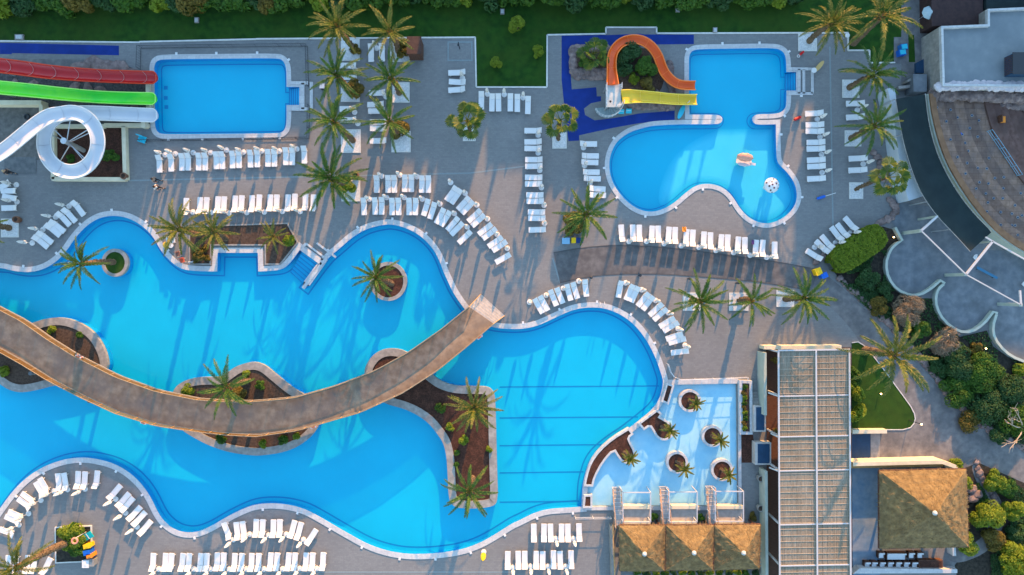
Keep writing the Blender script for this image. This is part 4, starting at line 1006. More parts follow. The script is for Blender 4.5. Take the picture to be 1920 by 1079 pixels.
mix_ = [n for n in nt_.nodes if n.bl_idname == 'ShaderNodeMixShader'][0]; mix_.inputs[0].default_value = .55; nt_.links.new(df.outputs[0], mix_.inputs[2])
for side,sg in ((U,1),(Dn,-1)):
    out = []
    for i in range(NB):
        o_ = (U[i]-Dn[i]); o_.z = 0; out.append(side[i]+o_.normalized()*sg*.04)
    fb = MB()
    for a,b in zip(out,out[1:]): fb.bar(a+Vector((0,0,-.02)),b+Vector((0,0,-.02)),.12,.16)
    fb.build('kerb', M('bridge_edge',(.25,.225,.19),(.30,.27,.23),3,rough=.7), br)
    hb = MB().tube([q+Vector((0,0,1.0)) for q in out],.045,6); hb = hb.build('handrail', M('rail_wood',(.22,.175,.12),(.28,.22,.15),4,rough=.5), br)
    pb = MB()
    for i in range(0,NB-1):
        a, b = out[i], out[i+1]; pb.add([a+Vector((0,0,.08)),b+Vector((0,0,.08)),b+Vector((0,0,.95)),a+Vector((0,0,.95))],[(0,1,2,3)])
    pb.build('side_panel', m_amber, br)
    for i in range(0,NB,2): MB().bar(out[i]+Vector((0,0,.05)),out[i]+Vector((0,0,.98)),.06).build('post', m_twood, hb)
# steps down at the right end
e0, e1 = U[-1], Dn[-1]; f0, f1 = P(902,552,0), P(946,592,0)
sb = MB(); n_s = 6; ze = zb(1)
for i in range(n_s):
    t0, t1 = i/n_s, (i+1)/n_s; z = ze*(1-(i+.6)/n_s)
    qd = [e0.lerp(f0,t0), e1.lerp(f1,t0), e1.lerp(f1,t1), e0.lerp(f0,t1)]; sb.prism([tuple(v[:2]) for v in qd], -.0, max(.05,z))
sb.build('stair', M('pale_step',(.38,.36,.34),(.50,.47,.44),3,rough=.8), br)
for s0,s1 in ((e0,f0),(e1,f1)):
    rb = MB().tube([s0+Vector((0,0,1.0)), s1+Vector((0,0,.9))],.045,6); rb.build('handrail', m_twood, br)
    for t in (.3,.65,1.0): v = s0.lerp(s1,t); rb = MB().bar(v, v+Vector((0,0,.95)),.06); rb.build('post', m_twood, br)
for i,(x,y) in enumerate(((60,700),(170,752),(470,790),(735,725),(820,665))):   # piers hidden below the deck
    q = P(x,y,1.0); MB().tube([(q.x,q.y,-1.4),(q.x,q.y,1.3)],.22,10).build('pier', m_conc, br)
for i,(x,y,k,wh) in enumerate(((157,677,'U','near the left edge, upper side'),(275,796,'D','on the lower side left of centre'),(588,802,'D','on the lower side past mid'),(902,636,'D','beside the stair at the right end'))):
    src = U if k == 'U' else Dn; j = min(range(NB), key=lambda i_: (src[i_]-P(x,y,src[i_].z)).length); c = src[j]; d_ = (src[min(j+1,NB-1)]-src[j-1]); d_.z = 0; d_.normalize()
    n_ = (U[j]-Dn[j]); n_.z = 0; n_ = n_.normalized()*(.14 if k == 'U' else -.14)
    t = thing('lifebuoy','orange lifebuoy hung on the bridge rail '+wh,'lifebuoy',c+n_+Vector((0,0,.62)),0,'lifebuoys on the bridge')
    RG_ = MB().tube([d_*.30*math.cos(a)+Vector((0,0,.30*math.sin(a)))+n_*.35 for a in [6.2832*i_/18 for i_ in range(18)]],.075,8,closed=True); RG_ = RG_.build('ring', M('buoy_orange',(.75,.20,.10),rough=.5), t)
    bb = MB()
    for a in (.8,2.4,3.9,5.5): bb.box(*(d_*.30*math.cos(a)+Vector((0,0,.30*math.sin(a)))+n_*.35),.19,.19,.12)
    bb.build('band', m_white, RG_)

# ================================================================== SPLASH POOL PLANTERS
def wplanter(px, label, wall=.22, top=.42, soil=m_soil, it=1):
    o = W(chaikin(px,it) if it else px, 0); i = offset(o,-wall)
    t = thing('stone_planter', label, 'planter', group='white planters in the splash pool')
    MB().ring(o,i,-.32,top).build('wall', m_cope, t); MB().poly(i,top-.08).build('bark', soil, t); return t
for x,y,r_,wh in ((1292,751,21,'top left of the four'),(1334,817,20,'nearest the bed wall'),(1268,866,20.5,'left, nearest the footbridges'),(1352,880,20.5,'lowest right of the four')):
    wplanter(circ(x,y,r_,30), 'round white planter of red bark in the splash pool, '+wh, .27, it=0)
wplanter([(1248,717,1),(1263,722,1),(1252,758,1),(1238,752,1)],'small straight white planter at the top corner of the splash pool rim',it=0)
wplanter([(1195,793,1),(1230,767,1),(1241,775,1),(1237,781,1),(1249,788),(1261,797),(1264,808),(1257,821),(1243,826),(1230,820),(1223,807),(1217,798),(1206,806,1)],'short keyhole-shaped planter on the splash pool rim')
wplanter([(1178,801,1),(1147,820),(1122,842),(1105,866),(1097,892),(1094,910,1),(1111,911,1),(1115,894),(1130,866),(1150,843),(1157,855),(1166,866),(1180,870),(1190,861),(1190,845),(1181,828),(1178,820),(1187,813,1)],'long curved keyhole-shaped planter on the splash pool rim')
wplanter([(1094,926,1),(1110,926,1),(1110,951,1),(1092,951,1)],'small square planter at the lower corner of the splash pool rim',it=0)
lp = wplanter([(1383,712,1),(1407,713,1),(1408,813,1),(1384,813,1)],'long narrow walled flower bed at the right edge of the splash pool',.32,.6,m_soilb,it=0)
for i in range(9): B(1396+rnd.uniform(-2,2),727+i*9.5,5.5,'low flowering plant in the narrow bed beside the splash pool',(m_leaf,m_leafo,m_leafy)[i%3],seed=i,leaf=.16,hz=.8,z=.5,group='plants in the narrow bed')
sheet('planting_bed',[(1388,815),(1412,815),(1418,868),(1390,868)],.03,m_soil)
# small bark chips plants on planters
# white hand rail along the top of the splash pool and below the huts
def fence(nm, label, pts, h, m, step=1.2, rails=(1.0,), bal=0.0, pr=.03, rr=.025, zt=0.0, cat='fence', group=None):
    t = thing(nm, label, cat, group=group); pw = [P(p[0],p[1],zt) for p in pts]
    rb = MB()
    for f in rails:
        for a,b in zip(pw,pw[1:]): rb.tube([a+Vector((0,0,h*f)),b+Vector((0,0,h*f))],rr,6)
    rb.build('rail', m, t); L_ = sum((b-a).length for a,b in zip(pw,pw[1:])); q = resample(pw, max(2,int(L_/step)+1))
    for v in q[:95]: MB().tube([v,v+Vector((0,0,h))],pr,6).build('post', m, t)
    if bal:
        bb = MB()
        for v in resample(pw,int(L_/bal)): bb.tube([v+Vector((0,0,.1)),v+Vector((0,0,h))],.016,4)
        bb.build('balusters', m, t)
    return t
fence('guard_rail','white curved hand rail along the top of the splash pool',[(1250,682),(1255,697),(1262,706),(1275,711),(1340,709),(1398,706.5),(1399,713)],.95,m_rail,1.8,(1.0,.5))
fence('guard_rail','short white rail between the pool and the leftmost hut',[(1078,968),(1144,967.5)],1.0,m_rail,1.5,(1.0,.5))
fence('metal_fence','thin dark metal fence with slanting balusters round the slide pool',[(264,131),(265,91.5),(577,87.5),(579,163)],1.0,m_dark,2.4,(1.0,.1),.28,cat='fence')
fence('metal_fence','lower run of the dark metal fence below the slide pool',[(581,200),(580,261),(420,263.5),(266,265.5)],1.0,m_dark,2.4,(1.0,.1),.28)

# ================================================================== THATCHED HUTS, FOOTBRIDGES
def thatch_roof(corners, apex, ze, za, parent, m=m_thatch, seed=0, n=22):
    """four faces as rough straw; corners in photo pixels at eave height, apex likewise"""
    r = random.Random(seed); cs = [P(c[0],c[1],ze) for c in corners]; ap = P(apex[0],apex[1],za)
    for f in range(4):
        a, b = cs[f], cs[(f+1)%4]; mb = MB(); nrm = (b-a).cross(ap-a).normalized(); nrm = nrm if nrm.z > 0 else -nrm
        rows = []
        for i in range(n+1):
            t = i/n; row = []
            for j in range(n+1):
                u = j/n; p = a.lerp(b,u).lerp(ap,t)
                if 0 < j < n and i < n: p += nrm*(.10*noise.noise(p*1.7+Vector((seed,f,0)))+r.uniform(-.03,.03))
                row.append(len(mb.v)); mb.v.append(tuple(p))
            rows.append(row)
        for i in range(n):
            for j in range(n): mb.f.append((rows[i][j],rows[i][j+1],rows[i+1][j+1],rows[i+1][j]))
        dn = ((a+b)/2-ap).normalized(); along = (b-a).normalized()       # loose straws laid down the slope
        A_ = (b-a).length*(ap-(a+b)/2).length*.5
        for _ in range(int(A_*20)):
            t = 1-math.sqrt(r.random()); u = r.random(); p = a.lerp(b,u).lerp(ap,t)+nrm*r.uniform(.01,.05)
            l = r.uniform(.18,.5); w_ = along*r.uniform(.02,.045); q = p+(dn+along*r.uniform(-.3,.3))*l
            mb.add([p-w_,p+w_,q+w_*.3,q-w_*.3],[(0,1,2,3)])
        mb.build('thatch_slope', m, parent)
    mb = MB()
    for f in range(4): a, b = cs[f], cs[(f+1)%4]; mb.bar(a-Vector((0,0,.14)), b-Vector((0,0,.14)), .12, .22)
    mb.build('eave_beam', m_wood, parent)
    MB().lathe([(.26,-.12),(.2,.05),(.03,.16)],ap.x,ap.y,ap.z,10).build('ridge_cap', M('ridge_cap',(.45,.47,.48),rough=.6), parent)
HUTS = [((1161,986),(1247,985.5),(1246,1071),(1162,1071),(1209,1040)),((1249,985.5),(1338,985),(1337,1069),(1248,1070),(1302,1038)),((1340,985),(1426,984),(1424,1067),(1339,1069),(1395,1038))]
for i,hd_ in enumerate(HUTS):
    t = thing('thatched_hut','square thatched hut, %s of the three in the row below the splash pool' % ('leftmost','middle one','rightmost')[i],'hut',group='thatched huts below the splash pool')
    thatch_roof(hd_[:4], hd_[4], 2.5, 4.75, t, seed=i)
    ins = [(hd_[0][0]+7,hd_[0][1]+5),(hd_[1][0]-7,hd_[1][1]+5),(hd_[2][0]-7,hd_[2][1]-7),(hd_[3][0]+7,hd_[3][1]-7)]
    for x,y in ins: q = P(x,y,2.4); MB().tube([(q.x,q.y,0),(q.x,q.y,2.4)],.12,8).build('post', m_wood, t)
    o = [tuple(P(x,y,.3)[:2]) for x,y in ins]; MB().prism(o,0,.3).build('floor', m_road, t)
for i,(x0,x1) in enumerate(((1146,1167),(1233,1254),(1319,1341))):
    t = thing('small_footbridge','arched stepped footbridge with orange-edged railings in front of the %s hut' % ('leftmost','middle','rightmost')[i],'footbridge',group='small footbridges to the huts')
    xa, xb = (x0+2+i, x0+16+i); ys = [914+i*-1+72*k/10 for k in range(11)]
    def fz(k): return .12+1.15*math.sin(math.pi*min(.5,.08+.6*k/10))
    sb = MB(); nb = MB(); dx = [0,0.4,.8,1.2,1.8,2.6,3.4,4.2,4.8,5.2,5.4]
    for k in range(10):
        z = fz(k+.5); qa = [P(xa+dx[k],ys[k],z),P(xb+dx[k],ys[k],z),P(xb+dx[k+1],ys[k+1],z),P(xa+dx[k+1],ys[k+1],z)]
        sb.prism([tuple(v[:2]) for v in qa], z-.18, z); nb.bar(qa[0]+Vector((0,-.02,.012)),qa[1]+Vector((0,-.02,.012)),.07,.02)
    sb.build('deck', M('bridge_tread',(.30,.30,.315),(.38,.375,.37),3,rough=.7), t); nb.build('step_edge', m_cope, t)
    for xx in (xa-.5,xb+.5):
        pts = [P(xx+dx[k],ys[k],fz(k)) for k in range(11)]
        rb = MB(); rb.tube([p+Vector((0,0,.85)) for p in pts],.04,6); rb.tube([p+Vector((0,0,.45)) for p in pts],.03,6); rb.build('handrail', M('rail_orange',(.50,.26,.14),(.58,.33,.20),4,rough=.5), t)
        for p in pts[::2]: MB().tube([p,p+Vector((0,0,.85))],.035,6).build('post', m_rail, t)
for i,(x0,x1,yt,yb) in enumerate(((1168,1220,924,979),(1255,1307,923,979),(1341,1394,922,978))):
    t = thing('sun_terrace','small white-framed terrace between the footbridges, %s of three' % ('leftmost','middle','rightmost')[i],'terrace',group='white-framed terraces')
    MB().prism(W(rect(x0+1,952,x1-1,977),.5),0,.5).build('floor', M('terrace_pale',(.40,.36,.33),(.50,.46,.43),2,rough=.8), t)
    MB().prism(W(rect(x0,949,x1,955),.78),0,.78).build('front_wall', m_cream, t); MB().prism(W(rect(x0,979,x1,983),.8),0,.8).build('back_wall', m_cream, t)
    fz_ = 2.1; fb = MB()
    for a,b in (((x0,yt),(x1,yt)),((x1,yt),(x1,yb)),((x0,yb),(x1,yb)),((x0,yt),(x0,yb))): fb.bar(P(*a,fz_),P(*b,fz_),.10,.10)
    fb.build('frame', m_beam, t)
    for x,y in ((x0,yt),(x1,yt),(x1,yb),(x0,yb)): q = P(x,y,fz_); MB().bar((q.x,q.y,-.2),(q.x,q.y,fz_-.05),.09).build('post', m_beam, t)
for i,(x,y,r_) in enumerate(((1227,970,8),(1314,969,8))): B(x,y,r_,'bright green shrub squeezed between terrace and %s footbridge' % ('middle','rightmost')[i],m_leaf,seed=i,leaf=.2,hz=1,z=.1)
B(1412,968,12,'red-brown and green bedding plants beside the rightmost terrace',m_leafo,seed=1,leaf=.2,hz=.6,ry=7)
for i,x in enumerate(range(1195,1425,17)): B(x,1073.5,8.5,'low dark hedge plant along the lower eaves of the three huts',(m_leaf,m_leafd,m_leafy)[i%3],seed=i,leaf=.2,hz=.9,group='hedge plants behind the huts')
w_ = thing('side_wall','pale side wall with a tan rail along the left of the huts','wall'); MB().bar(P(1146,985,.6),P(1150,1110,.6),.35,1.2).build('wall', m_cope2, w_); MB().tube([P(1149,985,1.4),P(1154,1110,1.4)],.06,6).build('rail', m_twood, w_)

# ================================================================== PERGOLA HALL AND EAST BUILDINGS
pg = thing('pergola','long reed-covered pergola with white frame beams right of the splash pool','pergola')
zp = 3.5; X0, X1, XM = 1459.5, 1592.5, 1530
mb = MB(); r = random.Random(8); x = X0+1.2
while x < X1-1:
    wv = r.uniform(.45,1.0)
    a, b = P(x+wv/2,657,zp), P(x+wv/2+2.6,1125,zp); mb.bar(a+Vector((0,0,r.uniform(-.03,.03))), b+Vector((0,0,r.uniform(-.03,.03))), wv*S*.96, .03); x += wv*.93
mb.build('reed_cover', m_reed, pg)
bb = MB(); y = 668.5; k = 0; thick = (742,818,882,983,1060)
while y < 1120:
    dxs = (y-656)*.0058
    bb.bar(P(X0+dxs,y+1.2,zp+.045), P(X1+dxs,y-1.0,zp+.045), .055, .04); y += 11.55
bb.build('batten', M('sunny_batten',(.34,.29,.23),(.42,.36,.29),2,rough=.6), pg)  # warm pale wood tone with sunlight painted into it
for yy in thick: dxs = (yy-656)*.0058; MB().bar(P(X0+dxs,yy+1.5,zp+.09),P(X1+dxs,yy-1.2,zp+.09),.13,.08).build('cross_beam', m_beam, pg)
MB().bar(P(X0-1,657.5,zp+.12),P(X1+1,655.5,zp+.12),.16,.16).build('cross_beam', m_beam, pg)
for xx in (X0,XM,X1):
    MB().bar(P(xx,658,zp+.20),P(xx+2.7,1125,zp+.20),.15,.14).build('long_beam', m_beam, pg)
for yy in (660,742,818,882,983,1060):
    for xx in (X0+1,X1-1):
        q = P(xx+(yy-656)*.0058,yy,zp); MB().bar((q.x,q.y,0),(q.x,q.y,zp),.18).build('post', m_beam, pg)
for yy,x0_ in ((742,1441),(818,1446),(882,1443)):
    MB().bar(P(x0_,yy-5,2.2),P(X0,yy+1.5,zp+.1),.14).build('brace', m_beam, pg)
sheet('timber_floor',[(1436,652),(1596,652),(1600,1285),(1440,1285)],.03,m_wood)
gw = thing('boundary_wall','pale green rendered wall along the left side of the pergola','wall')
MB().bar(P(1428.5,660,1.0),P(1429,776,1.0),.3,2.0).build('wall', m_pale, gw)
MB().bar(P(1431,880,.9),P(1433,1120,.9),.3,1.8).build('wall', m_pale, gw)
tw_ = thing('cream_wall','low cream wall closing the upper end of the pergola','wall'); MB().bar(P(1428,651,.75),P(1572,650,.75),.4,1.5).build('wall', m_cream, tw_)
for i,(x0,y0,x1,y1) in enumerate(((1413,761,1436,810),(1416,830,1446,872))):
    t = thing('bar_counter','pale rendered counter block with a navy top, %s one beside the pergola' % ('upper','lower')[i],'counter',group='navy-topped counters')
    o = W(rect(x0,y0,x1,y1),1.1); MB().prism(o,0,1.1).build('body', M('counter_render',(.42,.40,.39),(.50,.48,.46),2,rough=.8), t)
    MB().prism(W(rect(x0+5,y0+3,x1-3,y1-3),1.16),1.08,1.16).build('top_panel', m_navy, t)
sheet('paving',[(1408,735),(1430,735),(1434,762),(1411,762)],.03,m_cope2)
sb_ = MB()
for k in range(5): sb_.prism(W(rect(1409,735+k*5.4,1428,735+(k+1)*5.4)),0,.12+.14*k)
tag(sb_.build('stair',m_cope2),'short pale stair between the narrow flower bed and the green wall','stair')
for i,(x,y) in enumerate(((1421,894),(1420.5,949))):
    q = P(x,y); t = thing('pot','tall white pot standing by the green wall, %s of two' % ('upper','lower')[i],'pot',(q.x,q.y,0),group='white pots by the wall')
    MB().lathe([(.22,0),(.30,.35),(.34,.9),(.36,1.05),(.30,1.05),(.28,.9)],n=18).build('body', m_cope2, t, smooth=True); MB().lathe([(.27,.9),(.01,.93)],n=14).build('soil', m_soilb, t)
for i,(x,y) in enumerate(((1447,674),(1448,806))):
    q = P(x,y); t = thing('potted_plant','golden potted plant beside the pergola post, %s one' % ('upper','lower')[i],'plant',(q.x,q.y,0)); MB().lathe([(.18,0),(.26,.5),(.22,.5),(.2,.42)],n=12).build('pot', m_terra, t)
    o = bpy.data.objects.new('foliage', crown_mesh('foliage',m_leafo,.42,.42,.8,260,.2,i)); C.objects.link(o); o.parent = t; o.location = (0,0,.45)
sheet('paving',[(1597,868),(1650,868),(1650,1285),(1600,1285)],.03,M('blue_grey_paving',(.17,.22,.28),(.23,.28,.34),1.5,rough=.8,c3=(.08,.17,.28),scale3=.3))
sheet('paving',[(1597,816),(1632,814),(1632,864),(1597,866)],.03,m_navy)
sheet('paving',[(1632.5,812),(1650,811),(1650,864),(1632.5,865)],.034,m_cope2)
cw = thing('cream_wall','sunlit cream wall with a timber ledge above the big thatched roof','wall')
MB().bar(P(1592,867,.9),P(1758,863,.9),.42,1.8).build('wall', m_cream, cw); MB().bar(P(1757,863,.88),P(1783,872,.88),.40,1.76).build('end_wall', m_cream, cw); MB().bar(P(1595,875,.7),P(1768,871.5,.7),.4,.08).build('ledge', m_twood, cw)
MB().bar(P(1783,873,.86),P(1784,884,.86),.4,1.7).build('return_wall', m_cope, cw)
cw2 = thing('cream_wall','short cream wall along the lower edge of the small lawn','wall'); MB().bar(P(1595,808.5,.45),P(1659,808,.45),.42,.9).build('wall', m_cream, cw2)
bt = thing('thatched_pavilion','largest thatched pavilion roof beside the pergola at lower right','pavilion')
thatch_roof([(1649,883.5),(1812,880),(1816,1026),(1649,1029)],(1754,963),3.0,7.2,bt,seed=7,n=34)
for x,y in ((1690,912),(1792,910),(1795,1000),(1690,1002)): q = P(x,y,2.9); MB().tube([(q.x,q.y,0),(q.x,q.y,2.9)],.16,8).build('post', m_wood, bt)
MB().prism(W(rect(1672,900,1800,1010),.2),0,.2).build('floor', m_road, bt)
lw = thing('low_wall','long white wall top at the lower right below the outdoor seats','wall'); MB().prism(W([(1612,1066),(1795,1068),(1795,1075),(1600,1076)],1.0),0,1.0).build('wall', m_cope, lw)
MB().prism(W([(1786,1027),(1792,1027),(1793,1043),(1787,1043)],1.1),0,1.1).build('pier', m_cope, lw)
def armchair(x, y, label, w_=11.5, d_=12, sofa=False):
    c = P(x,y); t = thing('sofa' if sofa else 'armchair', label, 'sofa' if sofa else 'armchair', (c.x,c.y,0), 0, None if sofa else 'rattan armchairs on the lower terrace')
    w_ *= S; d_ *= S; fr = MB(); fr.box(0,d_*.5-.03,.33,w_,.06,.66); fr.box(-w_/2+.03,0,.26,.06,d_,.52); fr.box(w_/2-.03,0,.26,.06,d_,.52); fr.box(0,0,.16,w_-.1,d_-.1,.2)
    fr.build('frame', m_wood, t); cb_ = MB(); cb_.box(0,-.02,.36,w_-.14,d_-.08,.18); cb_.build('seat_cushion', m_cushion, t); MB().box(0,d_*.5-.14,.56,w_-.14,.16,.34).build('back_cushion', m_cushion, t)
for i,(x,y) in enumerate(((1648,1038),(1704,1038),(1720,1038))): armchair(x,y,'white-cushioned armchair in the upper seat row, %s' % ('left of the sofa','just right of the sofa','at the right end')[i])
armchair(1676,1040,'long white-cushioned sofa in the middle of the upper seat row',36,14,True)
for i,x in enumerate((1622,1635,1650,1665,1680,1695,1710)): armchair(x,1055.5,'white-cushioned armchair, %s from the left in the lower seat row' % ORD[i+1])
hp = thing('planter_box','long brown timber planter box right of the outdoor seats','planter'); MB().prism(W(rect(1723,1051,1768,1065),.7),0,.7).build('box', m_wood, hp); MB().prism(W(rect(1725,1053,1766,1063),.74),.66,.74).build('soil', m_soil, hp)

# --- north-east: terrace roof, brown roof, rocks, amphitheatre
tr = thing('flat_roof_building','pale flat-roofed building with white parapet at the upper right','building')
RO = [(1760,52),(1847,48.5),(1847,20),(2100,8),(2100,166),(1763,164)]
zr = 3.2; ro = W(RO,zr); MB().prism(ro,0,zr).build('wall', m_cope2, tr); MB().poly(offset(ro,-.2),zr+.012).build('roof', m_roofw, tr)
MB().ring(ro, offset(ro,-.24), zr-.02, zr+.42).build('parapet', m_cope, tr)
br_ = thing('timber_roof','dark brown lower roof at the top right corner','roof'); MB().prism(W([(1744,-120),(1843,-120),(1843,48),(1747,49)],2.2),0,2.2).build('roof', m_brown, br_)
dr_ = thing('dark_roof','dark teal roof strip at the top right corner','roof'); MB().prism(W([(1849,-120),(2100,-120),(2100,6),(1849,17)],2.4),0,2.4).build('roof', m_net, dr_)
c = P(1903,127,zr); ac = thing('roof_cabin','dark boxy roof unit with slatted side on the pale roof','roof unit',(c.x,c.y,zr)); MB().box(0,0,.75,2.4,2.1,1.3).build('body', m_navy, ac); MB().box(0,0,1.44,2.6,2.3,.08).build('lid', m_dark, ac)
sl_ = MB(); [sl_.box(-1.22,-.9+i*.2,.75,.05,.06,1.2) for i in range(10)]; sl_.build('slats', m_wood, ac)
rw = thing('rock_wall','row of pale lilac rocks along the lower edge of the flat roof','rock wall')
wallrock([(1762,163),(1840,160),(1930,164)],26,.55,rw,M('lilac_rock',(.42,.38,.42),(.56,.52,.55),2,rough=.85,bump=.4),z=3.1); wallrock([(1752,178),(1850,180),(1930,184)],26,.7,rw,z=1.6); wallrock([(1748,188),(1850,193),(1930,198)],24,.7,rw,z=.7)
am = thing('amphitheatre','stone amphitheatre with curved tan rim wall and stepped tiers','amphitheatre')
ARC = [(1738,178),(1741,205),(1747,235),(1757,272),(1772,310),(1792,345),(1815,380),(1842,414),(1872,443),(1905,466),(1950,490),(2020,520)]
za = 1.5; oa = [P(p[0],p[1],za) for p in chaikin(ARC,2,closed=False)]; ctr = P(2010,190,0)
def inward(p, d_): v = Vector((ctr.x-p.x, ctr.y-p.y, 0)).normalized(); return Vector((p.x,p.y,0))+v*d_
def tier(nm, d0, d1, z0, z1, m, par):
    mb = MB(); vs = []
    for p in oa: a, b = inward(p,d0), inward(p,d1); vs += [(a.x,a.y,z1),(b.x,b.y,z1),(b.x,b.y,z0),(a.x,a.y,z0)]
    for i in range(len(oa)-1):
        a, b = 4*i, 4*i+4
        for j in range(4): mb.f.append((a+j,a+(j+1)%4,b+(j+1)%4,b+j))
    mb.f += [(3,2,1,0),tuple(4*(len(oa)-1)+j for j in range(4))]; mb.v = vs; return fix_normals(mb.build(nm, m, par))
tier('rim_wall',0,.62,-.2,za+.5,m_tan,am); tier('outer_lip',-.16,0,-.2,za+.3,m_pale,am)
for i in range(5): tier('terrace_step',.62+i*1.156,.62+(i+1)*1.156,-.2,za-.09*i,m_seat2 if i%2 else m_seat,am)
for i in range(7): tier('tier',6.4+i*.85,6.4+(i+1)*.85,-.2,za-.12-.18*i,M('tier_stone',(.11,.06,.05),(.17,.10,.085),2,rough=.9,c3=(.07,.045,.04),scale3=.5),am)
tier('arena_floor',12.3,17.5,-.2,.14,m_dirt,am)
pt = []
for i,(x,y) in enumerate([(1756,202),(1783,206),(1797,220),(1774,228),(1762,237),(1825,216),(1839,225),(1782,262),(1836,256),(1795,295),(1774,281),(1817,283),(1814,306),(1835,315),(1852,316),(1810,326),(1837,342),(1855,344),(1830,354),(1864,372),(1882,372),(1885,332),(1884,353),(1877,398),(1852,380),(1850,397),(1898,401),(1898,536-113),(1876,422),(1904,423),(1909,526-118),(1918,362),(1806,252),(1788,315),(1827,372),(1849,363),(1867,334),(1857,296),(1888,445),(1908,441),(1905,385),(1918,404),(1820,240),(1811,268)]):
    q = P(x,y,za); 
    if i == 0:
        pt = MB().lathe([(.10,0),(.16,.0),(.16,.04),(.10,.04)],n=12); pt = pt.build('floor_light', m_cope2, None); pt['label'] = 'small round floor light set in the amphitheatre terrace'
        ce = MB().lathe([(.01,.0),(.11,.0),(.11,.05),(.01,.05)],n=12).build('lens', m_navy, pt); o = pt
        tag(o,'small round floor light set in the amphitheatre terrace','floor light','floor lights in the amphitheatre terrace')
    else: o = copy_tree(pt)
    dd = min((Vector((v.x-q.x,v.y-q.y))).length for v in oa); o.location = (q.x,q.y,za-.09*min(4,max(0,int((dd-.62)/1.156)))+.012)
fence('guard_rail','pale blue double rail running down the amphitheatre terrace',[(1850,247),(1865,268),(1885,298),(1906,330)],.9,M('blue_rail',(.16,.32,.44),rough=.5),1.0,(1.0,.5,.15),0,.035,.03,zt=za)
q = P(1797,252,za-.25); t = thing('blue_mat','small dark blue square mat on the amphitheatre terrace','mat',(q.x,q.y,za-.16)); MB().box(0,0,.03,.5,.5,.05,R(45)).build('pad', m_bluep, t)
q = P(1880,224,za); t = thing('brown_chair','dark brown chair with an amber seat in the shaded amphitheatre','chair',(q.x,q.y,.9)); MB().box(0,0,.5,.7,.7,.12).build('seat', m_orp, t); MB().box(-.4,0,.8,.1,.8,.7).build('backrest', m_wood, t); [MB().box(sx*.3,sy*.3,.22,.07,.07,.44).build('leg', m_wood, t) for sx in (-1,1) for sy in (-1,1)]
# shade net along the outer side of the amphitheatre, white ramp beside it
sn = thing('shade_net','dark shade net roof curving between the white ramp and the amphitheatre','canopy'); zn = 3.3
NL = chaikin([(1679,186),(1684,215),(1692,260),(1703,300),(1715,335),(1730,368),(1757,406),(1790,440),(1819,472)],1,closed=False); NR = chaikin([(1735,177),(1739,215),(1747,255),(1760,295),(1777,330),(1800,368),(1828,403),(1857,432),(1859,436)],1,closed=False)
nl, nr = resample([Vector((*p,0)) for p in NL],30), resample([Vector((*p,0)) for p in NR],30); mb = MB()
for a,b in zip(nl,nr):
    for k in range(9): p = a.lerp(b,k/8); q = P(p.x,p.y,zn-.35*math.sin(math.pi*k/8)-.0); mb.v.append(tuple(q))
for i in range(29):
    for k in range(8): mb.f.append((i*9+k,i*9+k+1,i*9+k+10,i*9+k+9))
mb.build('net', m_net, sn, smooth=True)
for i in range(0,30,6):
    for p in (nl[i],nr[i]): q = P(p.x,p.y,zn); MB().tube([(q.x,q.y,0),(q.x,q.y,zn)],.06,8).build('post', m_steel, sn)
cbm = MB().tube([P(p.x,p.y,zn+.03) for p in nl],.04,6); cbm.tube([P(p.x,p.y,zn+.03) for p in nr],.04,6); cbm.build('edge_cable', m_cope2, sn)
wr = thing('white_ramp','white curved wall-like ramp along the left edge of the shade net','ramp')
wl_ = [(1664,166),(1672,200),(1680,250),(1686,300),(1693,340),(1704,377)]; wr_ = [(1678,166),(1682,200),(1691,255),(1701,300),(1714,335),(1731,368)]
a_, b_ = resample([Vector((*p,0)) for p in wl_],16), resample([Vector((*p,0)) for p in wr_],16)
o = W([(p.x,p.y) for p in a_]+[(p.x,p.y) for p in b_[::-1]],2.2); MB().prism(o,0,2.2).build('body', M('white_ramp',(.42,.48,.55),(.48,.54,.60),1,rough=.7), wr)
# white steel frame over the round terraces
wf = thing('steel_frame','white steel frame of posts and beams over the round terraces','pergola frame'); zf = 3.4
J = {'a':(1757,406),'b':(1727,433),'c':(1811,515),'d':(1914,572),'e':(1861,453),'f':(1848,445),'g':(1990,525),'h':(1912,545)}
for p,q_,w_ in (('a','b',.22),('b','c',.10),('c','d',.10),('c','e',.22),('e','f',.14),('e','g',.14),('d','h',.2)): MB().bar(P(*J[p],zf),P(*J[q_],zf),w_,.16).build('beam', m_beam, wf)
for p in 'bcdae': q = P(*J[p],zf); MB().bar((q.x,q.y,0),(q.x,q.y,zf+.02),.34 if p in 'bcd' else .2).build('post', m_pale, wf)
def wallline(nm, label, px, h, wd, m, it=1):
    t = thing(nm, label, 'wall'); q = chaikin(px,it,closed=False); mb = MB()
    pts = [P(p[0],p[1],h) for p in q]; L_, R_ = [], []
    for i,p in enumerate(pts):
        d_ = pts[min(i+1,len(pts)-1)]-pts[max(0,i-1)]; n_ = Vector((-d_.y,d_.x,0)).normalized()*wd/2; L_.append(tuple((p+n_)[:2])); R_.append(tuple((p-n_)[:2]))
    mb.prism(L_+R_[::-1],0,h); fix_normals(mb.build('wall', m, t)); return t
wallline('terrace_wall','cream curved low wall round the first round terrace',[(1679,427),(1692,451,1),(1680,458),(1669,470),(1661,495),(1666,522),(1683,544),(1707,554),(1727,553),(1747,541),(1764,526,1),(1772,532)],.55,.28,m_pale)
wallline('terrace_wall','cream curved low wall round the second round terrace',[(1770,533),(1760,542),(1755,556),(1756,576),(1770,602),(1797,622),(1822,623),(1845,608),(1863,585,1),(1871,588)],.55,.28,m_pale)
